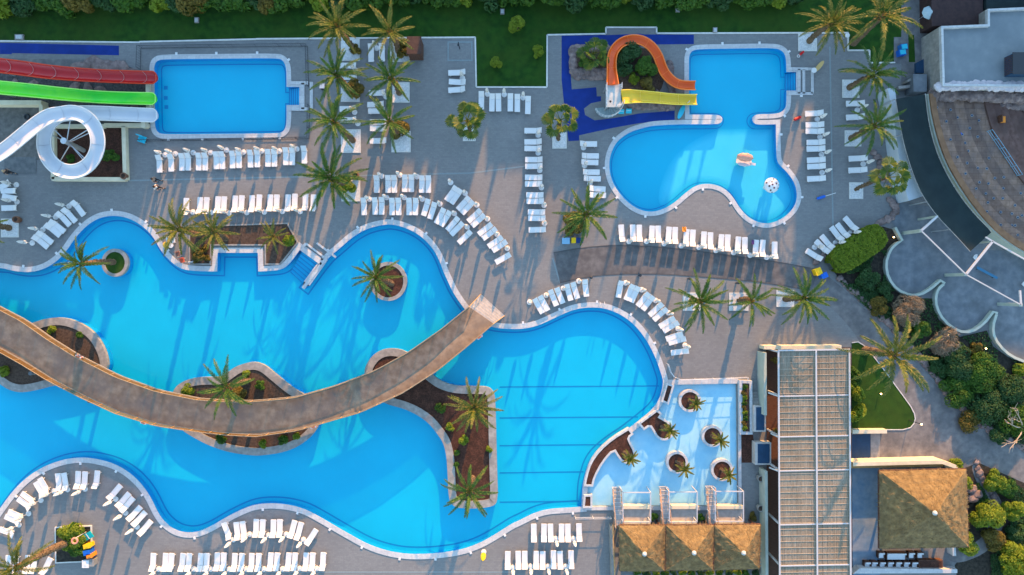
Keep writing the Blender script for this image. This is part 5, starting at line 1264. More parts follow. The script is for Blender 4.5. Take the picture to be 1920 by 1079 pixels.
wallline('terrace_wall','cream curved low wall round the third terrace at the right edge',[(1869,590),(1862,612),(1865,635),(1885,660),(1910,675),(1960,690)],.55,.28,m_pale)
for i,(x,y) in enumerate(((1824,483),(1915,533))):
    q = P(x,y); t = thing('white_chair','small white curved chair on the dark terrace, %s' % ('left of the white beam','at the right edge')[i],'chair',(q.x,q.y,0)); MB().tube([(.26*math.cos(R(a)),.26*math.sin(R(a)),.6) for a in range(60,320,20)],.06,6).build('backrest', m_white, t); MB().lathe([(.04,0),(.05,.4),(.24,.42),(.01,.46)],n=12).build('seat', m_white, t)
q = P(1846,512); t = thing('blue_bench','long thin blue bench lying across the dark terrace','bench',(q.x,q.y,0),R(-28)); MB().box(0,0,.42,2.6,.28,.06).build('seat', M('blue_bench',(.04,.16,.28),rough=.6), t); [MB().box(sx*1.0,0,.2,.08,.22,.4).build('leg', m_dark, t) for sx in (-1,1)]
# passage between lawn and terrace building
pw_ = thing('passage_wall','taupe block walls at the passage beside the shade net','wall')
MB().prism(W([(1712,139),(1738,139),(1738,172),(1713,172)],1.6),0,1.6).build('block', m_conc, pw_); MB().bar(P(1680,167,.5),P(1712,163,.5),.3,1.0).build('wall', m_cope2, pw_); MB().bar(P(1697,155,.6),P(1712,147,.6),.25,1.1).build('slanted_wall', m_cope2, pw_)
MB().prism(W([(1718,118),(1738,108),(1739,137),(1718,137)],.4),0,.4).build('ramp_pit', m_navy, pw_)
sheet('lawn',[(1703,66),(1714,66),(1716,117),(1704,117)],.04,m_lawn)
sheet('paving',[(1676,70),(1702,70),(1702,119),(1676,119)],.038,m_road)
q = P(1722,37); t = thing('beach_umbrella','pale blue open umbrella beside the brown roof','umbrella',(q.x,q.y,0)); MB().lathe([(.75,1.9),(.4,2.15),(.02,2.3)],n=8).build('canopy', M('pale_canopy',(.36,.46,.50),rough=.8), t); MB().tube([(0,0,0),(0,0,2.25)],.03,6).build('pole', m_steel, t)
# ================================================================== LOUNGERS AND PARASOLS
def make_lounger():
    t = thing('sun_lounger','x','sun lounger')
    L_, wd, hz, bk = 1.95, .57, .36, .62; back = R(33)
    s_ = MB(); x0, xh = -L_/2, L_/2-bk
    n = 10                                            # slightly sagging sling seat, foot end at -x
    pts = [(x0+(xh-x0)*i/n, hz+.02-.035*math.sin(math.pi*i/n)) for i in range(n+1)]
    def strip(mb, pts, w_, th):
        k = len(pts); vs = []
        for x,z in pts: vs += [(x,-w_/2,z),(x,w_/2,z),(x,w_/2,z-th),(x,-w_/2,z-th)]
        fs = [(3,2,1,0),tuple(4*(k-1)+j for j in range(4))]
        for i in range(k-1):
            for j in range(4): fs.append((4*i+j,4*i+(j+1)%4,4*i+4+(j+1)%4,4*i+4+j))
        return mb.add(vs,fs)
    fix_normals(strip(s_,pts,wd-.05,.05).build('seat', m_cushion, t))
    b_ = MB(); pb = [(xh+.02+bk*1.05*i/6*math.cos(back), hz+.03+bk*1.05*i/6*math.sin(back)+.03*math.sin(math.pi*i/6)) for i in range(7)]
    fix_normals(strip(b_,pb,wd-.03,.055).build('backrest', m_cushion, t))
    f_ = MB()
    for sy in (-1,1):
        f_.bar((x0,sy*wd/2,hz-.02),(xh+.35,sy*wd/2,hz-.02),.05,.07)
        for x in (x0+.22,xh+.12): f_.bar((x,sy*wd/2*.96,0),(x,sy*wd/2*.96,hz-.05),.06,.06)
        f_.bar((xh+.02,sy*wd/2,hz+.03),(xh+.02+bk*1.05*math.cos(back),sy*wd/2,hz+.03+bk*1.05*math.sin(back)),.045,.05)
    f_.bar((x0,-wd/2,hz-.02),(x0,wd/2,hz-.02),.05,.07)
    f_.build('frame', m_white, t); return t
def make_parasol():
    t = thing('closed_parasol','x','parasol'); r = random.Random(1)
    MB().lathe([(.30,0),(.31,.05),(.27,.10),(.07,.13),(.06,.30),(.02,.30)],n=20).build('base', m_white, t)
    MB().tube([(0,0,.1),(0,0,2.5)],.028,8).build('pole', m_rail, t)
    vs = []; fs = []; K = 16; prof = [(.13,1.02),(.20,1.12),(.215,1.35),(.19,1.62),(.17,1.78),(.155,2.0),(.11,2.25),(.03,2.48)]
    for j,(rr,z) in enumerate(prof):
        for i in range(K):
            a = 6.2832*i/K; k = rr*(1.0 if i%2 else .72)*(1+.06*math.sin(3*a+j)); vs.append((k*math.cos(a),k*math.sin(a),z+(.05*math.sin(a*2) if j == 0 else 0)))
    for j in range(len(prof)-1):
        for i in range(K): fs.append((j*K+i,j*K+(i+1)%K,(j+1)*K+(i+1)%K,(j+1)*K+i))
    fs.append(tuple(range(K))[::-1]); fs.append(tuple((len(prof)-1)*K+i for i in range(K)))
    cn_ = MB().add(vs,fs).build('folded_canopy', m_cloth, t); MB().tube([(.185*math.cos(a),.185*math.sin(a),1.6) for a in [6.2832*i/14 for i in range(14)]],.018,5,closed=True).build('tie_strap', m_cope2, cn_)
    return t
LOU = make_lounger(); PAR = make_parasol(); used = {'l':False,'p':False}
# rows: (phrase for loungers, ordering axis, [(px,py,heading of the head in degrees)], phrase, [(px,py) parasol feet])
ROWS = [
 ('the pair beside the timber kiosk','x',[(695.5,98,90),(716,97,90)],[(707,91)]),
 ('the short column right of the slide pool','y',[(654,123,0),(655,144.5,0),(654,204,0),(654,225,0)],[(666,132),(665,211),(671,232)]),
 ('the column between the two palm rows','y',[(709,174,0),(706,196,0),(707.5,208,0),(710.5,229,0),(711,241,0),(710.5,264,0)],[(724,182)]),
 ('the group of three on the wide paved court','y',[(858,136,0),(859,154,-3),(858,168,5)],[(867,147)]),
 ('the row directly below the lawn notch','x',[(902.5,187,90),(922.5,191,90),(934.5,191,90),(957,191,90),(970,192,90),(990,196,90)],[(914,177),(945.5,178),(980.5,184)]),
 ('the long column left of the fan palm','y',[(1001,245,0),(1001,266,0),(1001,278.5,0),(1002.5,299.5,0),(1002.5,311.7,0),(1002,333,0),(1002,345,0),(1004.5,366,0),(1005,377.5,0),(1007.5,398,0),(1008,409.5,0),(1009,431,3)],[(1009,254),(1009,287.5),(1012,320),(1015,352.5),(1020,385.5),(1021,419.5)]),
 ('the column left of the children pool','y',[(1102,270,180),(1105.5,292.5,180),(1104.5,304.5,180),(1107,323,180),(1109,335,178),(1118,354,178),(1119,366,178)],[(1094,277.5),(1096,311),(1106,344.5)]),
 ('the long row below the children pool','x',[(1166,439,-86),(1187,439,-90),(1199,439.3,-88),(1222.5,441,-94),(1234.5,441,-90),(1254,443,-94),(1266,443.5,-92),(1287,447.5,-96),(1299,448.5,-92),(1320,452,-94),(1332.5,453.5,-92),(1352.5,457,-95),(1364.5,457.5,-92),(1384,461.5,-94),(1397,462.5,-92),(1417.5,467.5,-95),(1430,467.5,-93),(1453,471,-92)],[(1179,453),(1212,453),(1245,457),(1277,461),(1310,464),(1342,470),(1375,474),(1406,479),(1437,483)]),
 ('the column right of the children pool','y',[(1528,212.5,3),(1529,234,0),(1529,246,0),(1531,267,0),(1531,279,0),(1531.5,300,2),(1532,312,2),(1532,335,3)],[(1532,224),(1537,257.5),(1540,290),(1541,324)]),
 ('the column by the eastern gravel squares','y',[(1605,194,2),(1605,219.5,2),(1610,297,3),(1609.5,319,3)],[(1607,207),(1618,308)]),
 ('the slanting row beside the diagonal hedge','x',[(1527.5,479,-32),(1543,464,-45),(1552,455.5,-52),(1570,440,-52),(1581,434,-52),(1596,421,-50)],[(1527,464),(1566,456),(1594,437.5)]),
 ('the column at the left edge','y',[(7,348,28),(18,358,0),(20,371,-10),(19,390,0)],[(31,347),(32,379)]),
 ('the slanting row north-west of the pool','x',[(75,453,140),(83,445,140),(98,431,140),(106,424,140),(118,410,132),(129,403,132),(145.5,390,126)],[(61,456),(81,431),(105,407.5),(130,387)]),
 ('the long row below the rectangular slide pool','x',[(298,306,92),(320,304,92),(340.5,302.5,90),(352,302,90),(372,302,90),(384,302,90),(405,299.5,90),(416,299.5,90),(435.5,298,90),(447.5,297.5,90),(469,296.5,90),(482,296,90),(502,295,90),(514,295,90),(535.5,292,90),(547.5,292,90),(570,289,92)],[(310,291),(329,289),(362.5,287),(395,287),(425,282),(457,286),(491,284),(524,284),(557,280)]),
 ('the long row above the angular bed','x',[(348.5,389,-92),(374,387.5,-92),(386,387.5,-92),(407.5,386,-92),(419,386,-92),(440,384.5,-92),(452,384,-92),(472,384,-92),(485,382.5,-92),(506,382.5,-92),(518,382.5,-92),(539.5,382.5,-92),(552,381,-92),(572,381,-92),(587,382.5,-92)],[(362,398),(396,399),(430,400),(463,399),(496,398),(530,397),(563,397)]),
 ('the upper row left of the wide walkway','x',[(706,344,90),(727.5,344,90),(739,344,90),(759,342.5,90),(771,342.5,90),(791,344,90),(803,344,90)],[(716,331),(750,329),(782,332)]),
 ('the inner arc above the upper pool bay','x',[(682,386,90),(703,385,90),(715.5,385,90),(735,386,90),(747,386,90),(767,386,90),(779,386,88),(799,388,72),(811,394,70),(826,404,60),(836,409,58),(850,419,48),(858,428,46),(872.5,444,43)],[(693,374),(725,371),(758,371),(792,374),(825,383),(852,401),(876,426)]),
 ('the outer arc east of the upper pool bay','x',[(847,362,55),(856,367.5,55),(870,380.5,48),(878,388,46),(890.5,404,42),(898,412.5,41),(911,429,38),(919,437.5,36),(930,453,35),(938,461,33),(944.5,484,30)],[(845,343),(872,363),(894,385),(914,411),(932,440),(951,466)]),
 ('the small arc north of the eastern pool bay','x',[(1009,572.5,120),(1019,567.5,119),(1037,557.5,113),(1049,553,113),(1066,547,105),(1078,543.5,107),(1098,539,98)],[(993,567),(1024,554),(1056,541),(1085,527.5)]),
 ('the arc along the eastern pool bay','x',[(1162.5,541,80),(1181,547,66),(1191,551,64),(1207,561,52),(1216,567.5,52),(1231,580,43),(1239,589,42),(1252,604,32),(1259,612.5,32),(1266,631,18),(1271,639,16),(1276,660,8)],[(1173,531),(1203,544),(1229,564),(1253,587),(1271,617),(1284,648)]),
 ('the curved row at the lower left','x',[(14,999,-20),(24,976,-25),(30,967,-22),(46,946,-35),(53,936,-35),(74,920,-58),(82,912.5,-58),(109,906,-82),(121,905,-82),(145,902,-92),(157.5,902.5,-95),(180,901,-95)],[(36,984),(54,963),(77,938),(102,921),(127,918),(160,917)]),
 ('the slanting row right of the lower left arc','x',[(214,924,-131),(230,939,-131),(237.5,947.5,-131),(251,964,-131),(260,974,-131),(271,991,-131)],[(217.5,936),(236,962),(257.5,988)]),
 ('the short arc on the lower pool edge','x',[(425,997.5,-68),(444,997.5,-82),(456,996,-82),(479.5,992,-93),(491.5,992.5,-93),(512,993,-92),(524,992.5,-92),(548,994,-105),(560,997.5,-105),(583,1008.5,-122)],[(438,1012),(468,1002),(504,1003.5),(537,1002),(569,1012)]),
 ('the long row along the bottom edge','x',[(286,1056,-94),(309,1056,-93),(320,1056,-93),(341,1056,-94),(353,1056,-93),(375,1056,-93),(386.5,1056,-93),(406.5,1055,-93),(418.5,1055,-93),(439,1056,-93),(452,1056,-93),(471,1056,-93),(484,1056,-93),(506.5,1055,-93),(518.5,1055,-93),(540,1055,-93),(552,1055,-93),(573,1055,-93),(585,1055,-93),(605,1054.5,-93)],[(298,1067),(364,1067),(396,1067),(430,1067.5),(462,1067),(495,1067),(530,1067),(562,1066),(594,1066)]),
 ('the upper of two rows left of the huts','x',[(1001,1001,-90),(1020,1001,-90),(1032.5,1001,-90),(1053,1001,-90),(1065,1001,-90),(1086,1000,-90)],[(1042.5,1010),(1075.5,1010)]),
 ('the lower of two rows left of the huts','x',[(952,1052.5,-90),(972,1052,-90),(984,1052,-90),(1005.5,1052,-90),(1017.5,1052.5,-90),(1038,1051,-90),(1050.5,1052,-90),(1071,1051,-90)],[(962,1064),(995,1062),(1028,1062),(1061,1062)]),
 ('the row behind the leaning lower left palm','x',[(14,1060,-92),(28,1060,-92),(50,1060,-95),(62,1060,-95),(86,1063,-115)],[]),
]
rj = random.Random(12)
for phrase, ax_, ls, ps in ROWS:
    way = 'left' if ax_ == 'x' else 'top'; key = (lambda v: v[0]) if ax_ == 'x' else (lambda v: v[1])
    for i,(x,y,a) in enumerate(sorted(ls, key=key)):
        c = P(x,y); a = R(a+rj.uniform(-1.6,1.6)); sh = .06   # seat sits a touch towards the foot of the seen outline
        loc = (c.x-math.cos(a)*sh - c.x*.006, c.y-math.sin(a)*sh - c.y*.006, 0)
        lab = 'white lounger, %s from %s in %s' % (ORD[i+1], way, phrase)
        if not used['l']: o = LOU; o.location = loc; o.rotation_euler = (0,0,a); used['l'] = True; tag(o,lab,'sun lounger','sun loungers round the pools')
        else: o = dup(LOU, loc, a, lab, 'sun loungers round the pools')
        for ch in o.children:
            if ch.name.startswith('backrest'): ch.rotation_euler = (0, R(rj.uniform(-2,2)), 0)
    for i,(x,y) in enumerate(sorted(ps, key=key)):
        c = P(x,y); lab = ('closed white parasol, %s from %s in %s' % (ORD[i+1], way, phrase)) if len(ps) > 1 else 'closed white parasol standing in '+phrase
        if not used['p']: o = PAR; o.location = (c.x,c.y,0); used['p'] = True; tag(o,lab,'parasol','closed parasols between the loungers')
        else: o = dup(PAR, (c.x,c.y,0), rj.uniform(0,6), lab, 'closed parasols between the loungers')

# ================================================================== PEOPLE
def person(px, py, heading, label, shirt, legs, hairm, stride=.22, sit=False, bag=False):
    c = P(px,py); t = thing('person', label, 'person', (c.x,c.y,0), heading)
    # facing +x; joints
    V = {'pel':(0,0,.93),'spine':(.01,0,1.15),'chest':(.02,0,1.36),'neck':(.03,0,1.50),'head':(.05,0,1.60),'crown':(.05,0,1.70),
         'hl':(0,.10,.90),'kl':(stride*.6,.11,.50),'al':(stride,.11,.09),'tl':(stride+.20,.12,.04),'hr':(0,-.10,.90),'kr':(-stride*.25,-.11,.50),'ar':(-stride,-.11,.12),'tr':(-stride+.17,-.12,.05),
         'sl':(.02,.20,1.42),'el':(-.10,.27,1.15),'wl':(.02,.28,.92),'fl':(.08,.27,.80),'sr':(.02,-.20,1.42),'er':(.02,-.28,1.15),'wr':(.17,-.27,.97),'fr':(.25,-.25,.88)}
    E = [('pel','spine'),('spine','chest'),('chest','neck'),('neck','head'),('head','crown'),('pel','hl'),('hl','kl'),('kl','al'),('al','tl'),('pel','hr'),('hr','kr'),('kr','ar'),('ar','tr'),('chest','sl'),('sl','el'),('el','wl'),('wl','fl'),('chest','sr'),('sr','er'),('er','wr'),('wr','fr')]
    RAD = {'pel':.14,'spine':.125,'chest':.145,'neck':.055,'head':.095,'crown':.08,'hl':.10,'hr':.10,'kl':.062,'kr':.062,'al':.045,'ar':.045,'tl':.04,'tr':.04,'sl':.065,'sr':.065,'el':.045,'er':.045,'wl':.033,'wr':.033,'fl':.03,'fr':.03}
    def skin(name, edges, grow, m, parent):
        names = []; [names.append(n) for e in edges for n in e if n not in names]
        me = bpy.data.meshes.new(name); me.from_pydata([V[n] for n in names],[(names.index(a),names.index(b)) for a,b in edges],[])
        o = bpy.data.objects.new(name, me); C.objects.link(o); md = o.modifiers.new('s','SKIN'); o.modifiers.new('u','SUBSURF').levels = 1
        if not me.skin_vertices: me.skin_vertices.new(name='')
        for i,n in enumerate(names): r_ = RAD[n]*grow; me.skin_vertices[0].data[i].radius = (r_,r_); me.skin_vertices[0].data[i].use_root = (i == 0)
        dg = bpy.context.evaluated_depsgraph_get(); ev = bpy.data.meshes.new_from_object(o.evaluated_get(dg)); bpy.data.objects.remove(o); ev.materials.clear(); ev.materials.append(m)
        for p in ev.polygons: p.use_smooth = True
        ob = bpy.data.objects.new(name, ev); C.objects.link(ob); ob.parent = parent; return ob
    skin('body', E, 1.0, m_skin, t)
    skin('shirt', [('pel','spine'),('spine','chest'),('chest','sl'),('sl','el'),('chest','sr'),('sr','er')], 1.16, shirt, t)
    skin('trousers', [('pel','hl'),('hl','kl'),('kl','al'),('pel','hr'),('hr','kr'),('kr','ar')], 1.17, legs, t)
    MB().lathe([(.06,1.52),(.105,1.58),(.115,1.66),(.10,1.73),(.05,1.77),(.01,1.78)],.035,0,0,14).build('hair', hairm, t, smooth=True)
    sb = MB()
    for k in ('tl','tr'): x,y,z = V[k]; sb.box(x-.06,y,z+.005,.26,.10,.08)
    sb.build('shoes', m_dark, t)
    return t
m_shw = M('white_shirt',(.75,.74,.74),rough=.85); m_sht = M('taupe_shirt',(.30,.24,.21),rough=.85); m_trd = M('dark_trousers',(.02,.022,.03),rough=.85); m_shd = M('dark_top',(.05,.045,.05),rough=.85)
person(298,340,R(-12),'person in a taupe top and dark trousers walking below the slide planter',m_sht,m_trd,m_hair)
person(302,354,R(-18),'person in a white shirt and dark trousers walking beside another person',m_shw,m_trd,m_hair)
person(25,325,R(-30),'person in a dark top walking near the left edge below the white slide',m_shd,m_trd,M('light_hair',(.45,.33,.2),rough=.7))

# ================================================================== SMALL THINGS
def bin_(px, py, label, m, w_=.55, d_=.55, h=1.0, rz=0, lid=None):
    c = P(px,py); t = thing('waste_bin', label, 'bin', (c.x,c.y,0), rz)
    b = MB(); b.prism([(-w_/2*.86,-d_/2*.86),(w_/2*.86,-d_/2*.86),(w_/2*.86,d_/2*.86),(-w_/2*.86,d_/2*.86)],0,h*.9); b.build('body', m, t)
    l = MB(); l.box(0,0,h*.93,w_,d_,.08); l.box(0,0,h*.985,w_*.4,d_*.4,.04); l.build('lid', lid or m, t); return t
bin_(1060,453,'pale blue bin, left of the three bins under the palm',M('pale_blue_plastic',(.22,.42,.60),rough=.5),.85,.7,.9)
bin_(1074.5,452,'yellow bin, middle of the three bins under the palm',m_yelp,.5,.6); bin_(1085,452,'dark blue bin, right of the three bins under the palm',M('navy_plastic',(.01,.035,.15),rough=.5),.8,.6)
bin_(1528,510,'yellow bin at the lower end of the diagonal hedge',m_yelp,.7,.8,1.0,.4); bin_(1539,517,'blue bin at the lower end of the diagonal hedge',m_bluep,.7,.6,1.0,.4)
bin_(172,1019,'yellow bin on the right side of the square bed',m_yelp,.75,.5,1.0,.2); bin_(172,1031,'blue bin on the right side of the square bed',m_bluep,.75,.55,1.0,.2); bin_(177,1037,'orange bin, lowest of the coloured bins by the square bed',m_orp,.65,.45,1.0,.2)
bin_(168,1053,'white box at the lower right corner of the square bed',m_white,.75,.85,.8); bin_(179,1051,'grey-white box right beside the white box at the square bed',m_cope2,.55,.8,.75)
c = P(169,1003); t = thing('float_board','teal foam board leaning at the upper right of the square bed','board',(c.x,c.y,0),R(28)); MB().box(0,0,.55,1.25,.75,.10,0,R(12)).build('pad', M('teal_foam',(.0,.40,.42),rough=.5), t); MB().box(.1,0,.615,.07,.74,.03,0,R(12)).build('strap', m_white, t)
sb = thing('square_bed','square white-edged planting bed at the lower left','planter'); o = W([(104,988),(173,985),(174,1053),(105,1056)]); i_ = offset(o,-.12); MB().ring(o,i_,0,.16).build('edging', m_kerb, sb); MB().poly(i_,.09).build('soil', m_dirt, sb)
c = P(139,1015,2.2); t = thing('lifebuoy','pink-orange lifebuoy on a stand over the square bed at lower left','lifebuoy',(c.x,c.y,2.0)); MB().tube([(.30*math.cos(a),.30*math.sin(a),.1) for a in [6.2832*k/18 for k in range(18)]],.10,8,closed=True).build('ring', M('buoy_pink',(.75,.28,.20),rough=.5), t); MB().tube([(0,.25,-2.0),(0,.25,.1)],.04,6).build('stand', m_white, t)
c = P(907,1035); t = thing('closed_parasol','closed yellow parasol on a white base at the lower pool edge','parasol',(c.x,c.y,0))
MB().lathe([(.28,0),(.30,.06),(.24,.12),(.06,.15)],n=18).build('base', m_white, t); MB().tube([(0,0,.1),(0,0,2.3)],.03,8).build('pole', m_rail, t); MB().lathe([(.12,.8),(.30,.95),(.30,1.4),(.26,1.9),(.12,2.3),(.02,2.45)],n=12).build('folded_canopy', m_yelp, t)
# brown pots
for x,y,lb in ((238,332,'brown round pot at the corner of the cream slide planter'),(38,413,'dark brown pot beside the gravel square at the left edge'),(669,331,'dark red pot beside the broad palm left of centre')):
    c = P(x,y); t = thing('pot',lb,'pot',(c.x,c.y,0)); MB().lathe([(.24,0),(.36,.3),(.38,.7),(.33,.85),(.27,.85),(.25,.7)],n=18).build('body', m_terra, t, smooth=True); MB().lathe([(.26,.7),(.01,.72)],n=12).build('soil', m_soilb, t)
# black bollard lights along the path
for i,(x,y) in enumerate(((1107,521),(1198,517),(1290,523),(1380,531))):
    c = P(x,y); t = thing('bollard','small black bollard light, %s from the left along the lower path edge' % ORD[i+1],'bollard',(c.x,c.y,0),group='bollard lights along the path'); MB().tube([(0,0,0),(0,0,.75)],.09,10).build('post', m_dark, t); MB().lathe([(.16,.75),(.17,.82),(.05,.88)],n=14).build('cap', m_dark, t)
# lit garden lamps
for i,(x,y,h,lb) in enumerate(((1652,739,.5,'small lit garden lamp on the small lawn beside the pergola'),(1676,445,.5,'small lit garden lamp at the upper end of the diagonal hedge'),(1728,796,2.4,'lit lamp on a slanting-looking dark pole at the lawn and road corner'),(1779,627,.5,'small lit lamp among the twigs below the second terrace'),(1849,654,.5,'small lit lamp left of the third terrace wall'))):
    c = P(x,y,h); t = thing('garden_lamp',lb,'lamp',(c.x,c.y,0)); MB().tube([(0,0,0),(0,0,h-.06)],.045,8).build('pole', m_dark, t); MB().lathe([(.03,h-.05),(.07,h-.03),(.07,h+.03),(.02,h+.07)],n=12).build('lamp_head', m_lamp, t)
for i,(x,y,lb) in enumerate(((235,15,'white lawn lamp'),)): pass
for x,y,lb in ((370,39,'small pale box on the lawn below the golden tree'),(38,71,'white rectangular hatch on the lawn edge at the far left'),(942,23,'small pale round cap on the lawn above the notch'),(1270,19,'small pale stone block on the lawn above the orange slide'),(1340,58,'grey square hatch on the lawn edge above the children pool')):
    c = P(x,y); t = thing('hatch',lb,'hatch',(c.x,c.y,0)); s_ = 8 if x != 38 else 16; MB().box(0,0,.12,s_*S,.6,.2).build('cover', m_cope2, t); MB().box(0,0,.24,s_*S*.7,.42,.05).build('lid', m_cope, t)
# shower square
c = P(862,92); t = thing('shower','dark shower post standing in a pale framed square at the court corner','shower',(c.x,c.y,0)); MB().tube([(0,0,0),(0,0,2.1),(.0,-.28,2.15)],.05,8).build('post', m_dark, t); MB().lathe([(.02,2.12),(.13,2.08),(.13,2.05)],0,-.3,0,12).build('shower_head', m_dark, t)
o = W(rect(839,78,886,115)); MB().ring([(p[0]-c.x,p[1]-c.y) for p in o],[(p[0]-c.x,p[1]-c.y) for p in offset(o,-.16)],0,.03).build('edging', m_drain, t)
# timber kiosk
c = P(782,99); kz = 2.3; t = thing('timber_kiosk','small dark brown timber kiosk between the palms at the lawn edge','kiosk',(c.x,c.y,0)); kb = MB(); kb.box(0,0,kz/2,1.45,1.75,kz); kb.build('wall', m_wood, t)
rb = MB(); rb.box(0,0,kz+.05,1.6,1.9,.10); rb.build('roof', M('kiosk_roof',(.055,.03,.026),(.08,.045,.036),4,rough=.8), t); pb = MB(); [pb.box(-.6+i*.24,-.885,1.1,.02,.03,2.1) for i in range(6)]; pb.build('door_slats', m_dark, t)
# rescue tubes and brush
def tube_pole(px, py, ang, m, label, L_=1.0, r_=.13, pole=0.0, ring=False):
    c = P(px,py); t = thing('rescue_tube' if not pole else 'pool_brush', label, 'rescue tube' if not pole else 'pool brush', (c.x,c.y,0), R(ang)); MB().tube([(-L_/2,0,.2),(-L_*.4,0,.2),(L_*.4,0,.2),(L_/2,0,.2)],[r_*.5,r_,r_,r_*.5],10).build('float' if not pole else 'brush', m, t)
    if pole: MB().tube([(L_/2,0,.2),(L_/2+pole,0,.25)],.035,8).build('pole', m_white, t)
    if ring: MB().tube([(-L_/2-.2+.14*math.cos(a),.14*math.sin(a),.2) for a in [6.2832*k/12 for k in range(12)]],.04,6,closed=True).build('ring', m_white, t)
tube_pole(1502,101,42,m_redp,'red rescue tube with white ring at the corner of the children pool',.6,.13,0,True); tube_pole(1494,223,25,m_redp,'red rescue tube lying right of the children pool neck',.85,.16)
tube_pole(1538,371,17,m_bluep,'blue pool brush with white pole lying on the eastern deck',1.0,.16,1.2)
c = P(1533,127); t = thing('surfboard','tan board leaning beside the children pool steps','board',(c.x,c.y,0),R(50)); MB().prism([(v[0]*.8,v[1]*.24) for v in circ(0,0,1,18)],.35,.43).build('board', M('tan_board',(.55,.38,.15),rough=.5), t); MB().bar((0,-.1,0),(0,-.1,.36),.06).build('stand', m_dark, t)
c = P(1521,136); t = thing('round_table','small white round table at the children pool steps','table',(c.x,c.y,0)); MB().lathe([(.28,.70),(.30,.74),(.02,.75)],n=16).build('tabletop', m_white, t); MB().tube([(0,0,0),(0,0,.7)],.04,8).build('leg', m_white, t)
c = P(1582,72); t = thing('ash_stand','white round-topped stand at the lawn corner by the tall golden palm','stand',(c.x,c.y,0)); MB().lathe([(.22,.8),(.26,.86),(.02,.92)],n=16).build('top', m_white, t); MB().tube([(0,0,0),(0,0,.8)],.07,8).build('post', m_steel, t)
for x,y,m,lb in ((1686,102,m_bluep,'blue crate pile in the passage, lower one'),(1689,92,M('blue_tarp',(.02,.14,.42),rough=.6),'blue tarp bundle in the passage, upper one')):
    c = P(x,y); t = thing('crate',lb,'crate',(c.x,c.y,0),R(8)); MB().box(0,0,.35,.75,.65,.7).build('box', m, t); MB().box(0,0,.74,.6,.5,.08).build('lid', m_cyanp, t)
c = P(270,263); t = thing('float_cart','cyan plastic seat at the lower left corner of the slide pool','seat',(c.x,c.y,0),R(-20)); MB().box(0,0,.4,.85,.75,.12).build('seat', m_cyanp, t); MB().box(-.1,.3,.75,.8,.10,.6).build('backrest', m_cyanp, t); [MB().box(sx*.35,sy*.3,.17,.07,.07,.34).build('leg', m_steel, t) for sx in (-1,1) for sy in (-1,1)]
c = P(608,166); t = thing('dark_bin','small dark square bin left of the palm by the slide pool','bin',(c.x,c.y,0)); MB().box(0,0,.45,.5,.5,.9).build('body', m_dark, t); MB().box(0,0,.93,.56,.56,.06).build('lid', m_steel, t)
c = P(52,220); t = thing('tyre_ring','black ring lying on the dusty floor below the low cream wall','ring',(c.x,c.y,.03)); MB().tube([(.26*math.cos(a),.26*math.sin(a),.1) for a in [6.2832*k/16 for k in range(16)]],.09,8,closed=True).build('ring', m_dark, t)
# terrace corner above the pool: chair, round table, yellow bag, red seat
c = P(323,450); t = thing('white_chair','white low chair on the deck corner under the leaning palm','chair',(c.x,c.y,0)); MB().box(0,0,.36,1.0,.7,.10).build('seat', m_white, t); MB().box(0,.3,.6,.95,.10,.5).build('backrest', m_white, t); [MB().box(sx*.4,sy*.28,.16,.06,.06,.32).build('leg', m_white, t) for sx in (-1,1) for sy in (-1,1)]
c = P(326,461); t = thing('round_table','small white round table under the leaning palm','table',(c.x,c.y,0)); MB().lathe([(.27,.66),(.29,.70),(.02,.71)],n=18).build('tabletop', m_white, t); MB().tube([(0,0,0),(0,0,.66)],.04,8).build('leg', m_white, t)
c = P(314,460); t = thing('bean_bag','yellow-orange bean bag under the leaning palm','bean bag',(c.x,c.y,0)); MB().lathe([(.30,0),(.42,.16),(.36,.36),(.18,.5),(.02,.54)],n=16).build('bag', M('ochre_cloth',(.72,.40,.05),rough=.9), t, smooth=True); MB().lathe([(.05,.52),(.08,.58),(.02,.6)],n=8).build('knot', M('ochre_cloth',(.72,.40,.05)), t)
for x,y,lb in ((345,489,'red folding chair at the pool edge below the leaning palm'),(337,477,'reddish-brown folding chair beside the bed corner')):
    c = P(x,y); t = thing('folding_chair',lb,'chair',(c.x,c.y,0),R(15)); m = M('red_cloth',(.55,.10,.05),rough=.8) if x == 345 else M('brown_cloth',(.26,.12,.09),rough=.8); MB().box(0,0,.42,.5,.5,.05).build('seat', m, t); MB().box(0,.25,.7,.5,.05,.45,0,.2).build('backrest', m, t); [MB().box(sx*.22,sy*.22,.2,.04,.04,.42).build('leg', m_white, t) for sx in (-1,1) for sy in (-1,1)]
c = P(360,492); t = thing('float_noodle','pale blue float lying beside the red folding chair','float',(c.x,c.y,0)); MB().tube([(-.35,0,.1),(.35,.05,.1)],.09,8).build('float', m_cope, t)
# angular bed
bd = thing('angular_bed','angular dark bark bed wrapped round a notch of the large pool','planter')
BED = [(355,424,1),(540,418,1),(560,455,1),(531,492,1),(526,497,1),(497,497,1),(497,461,1),(398,461,1),(396,497,1),(355,497,1)]
o = W(BED); i_ = offset(o,-.16); MB().ring(o,i_,0,.16).build('edging', m_cope2, bd); MB().poly(i_,.10).build('bark', m_soilb, bd)
for k,(x,y) in enumerate(((376,475),(389,484),(366,488),(384,466))): B(x,y,7,'scrubby dry plant in the left leg of the angular bed',m_leafo,seed=k,leaf=.2,hz=.6,z=.1,group='dry plants in the angular bed',dens=.6)
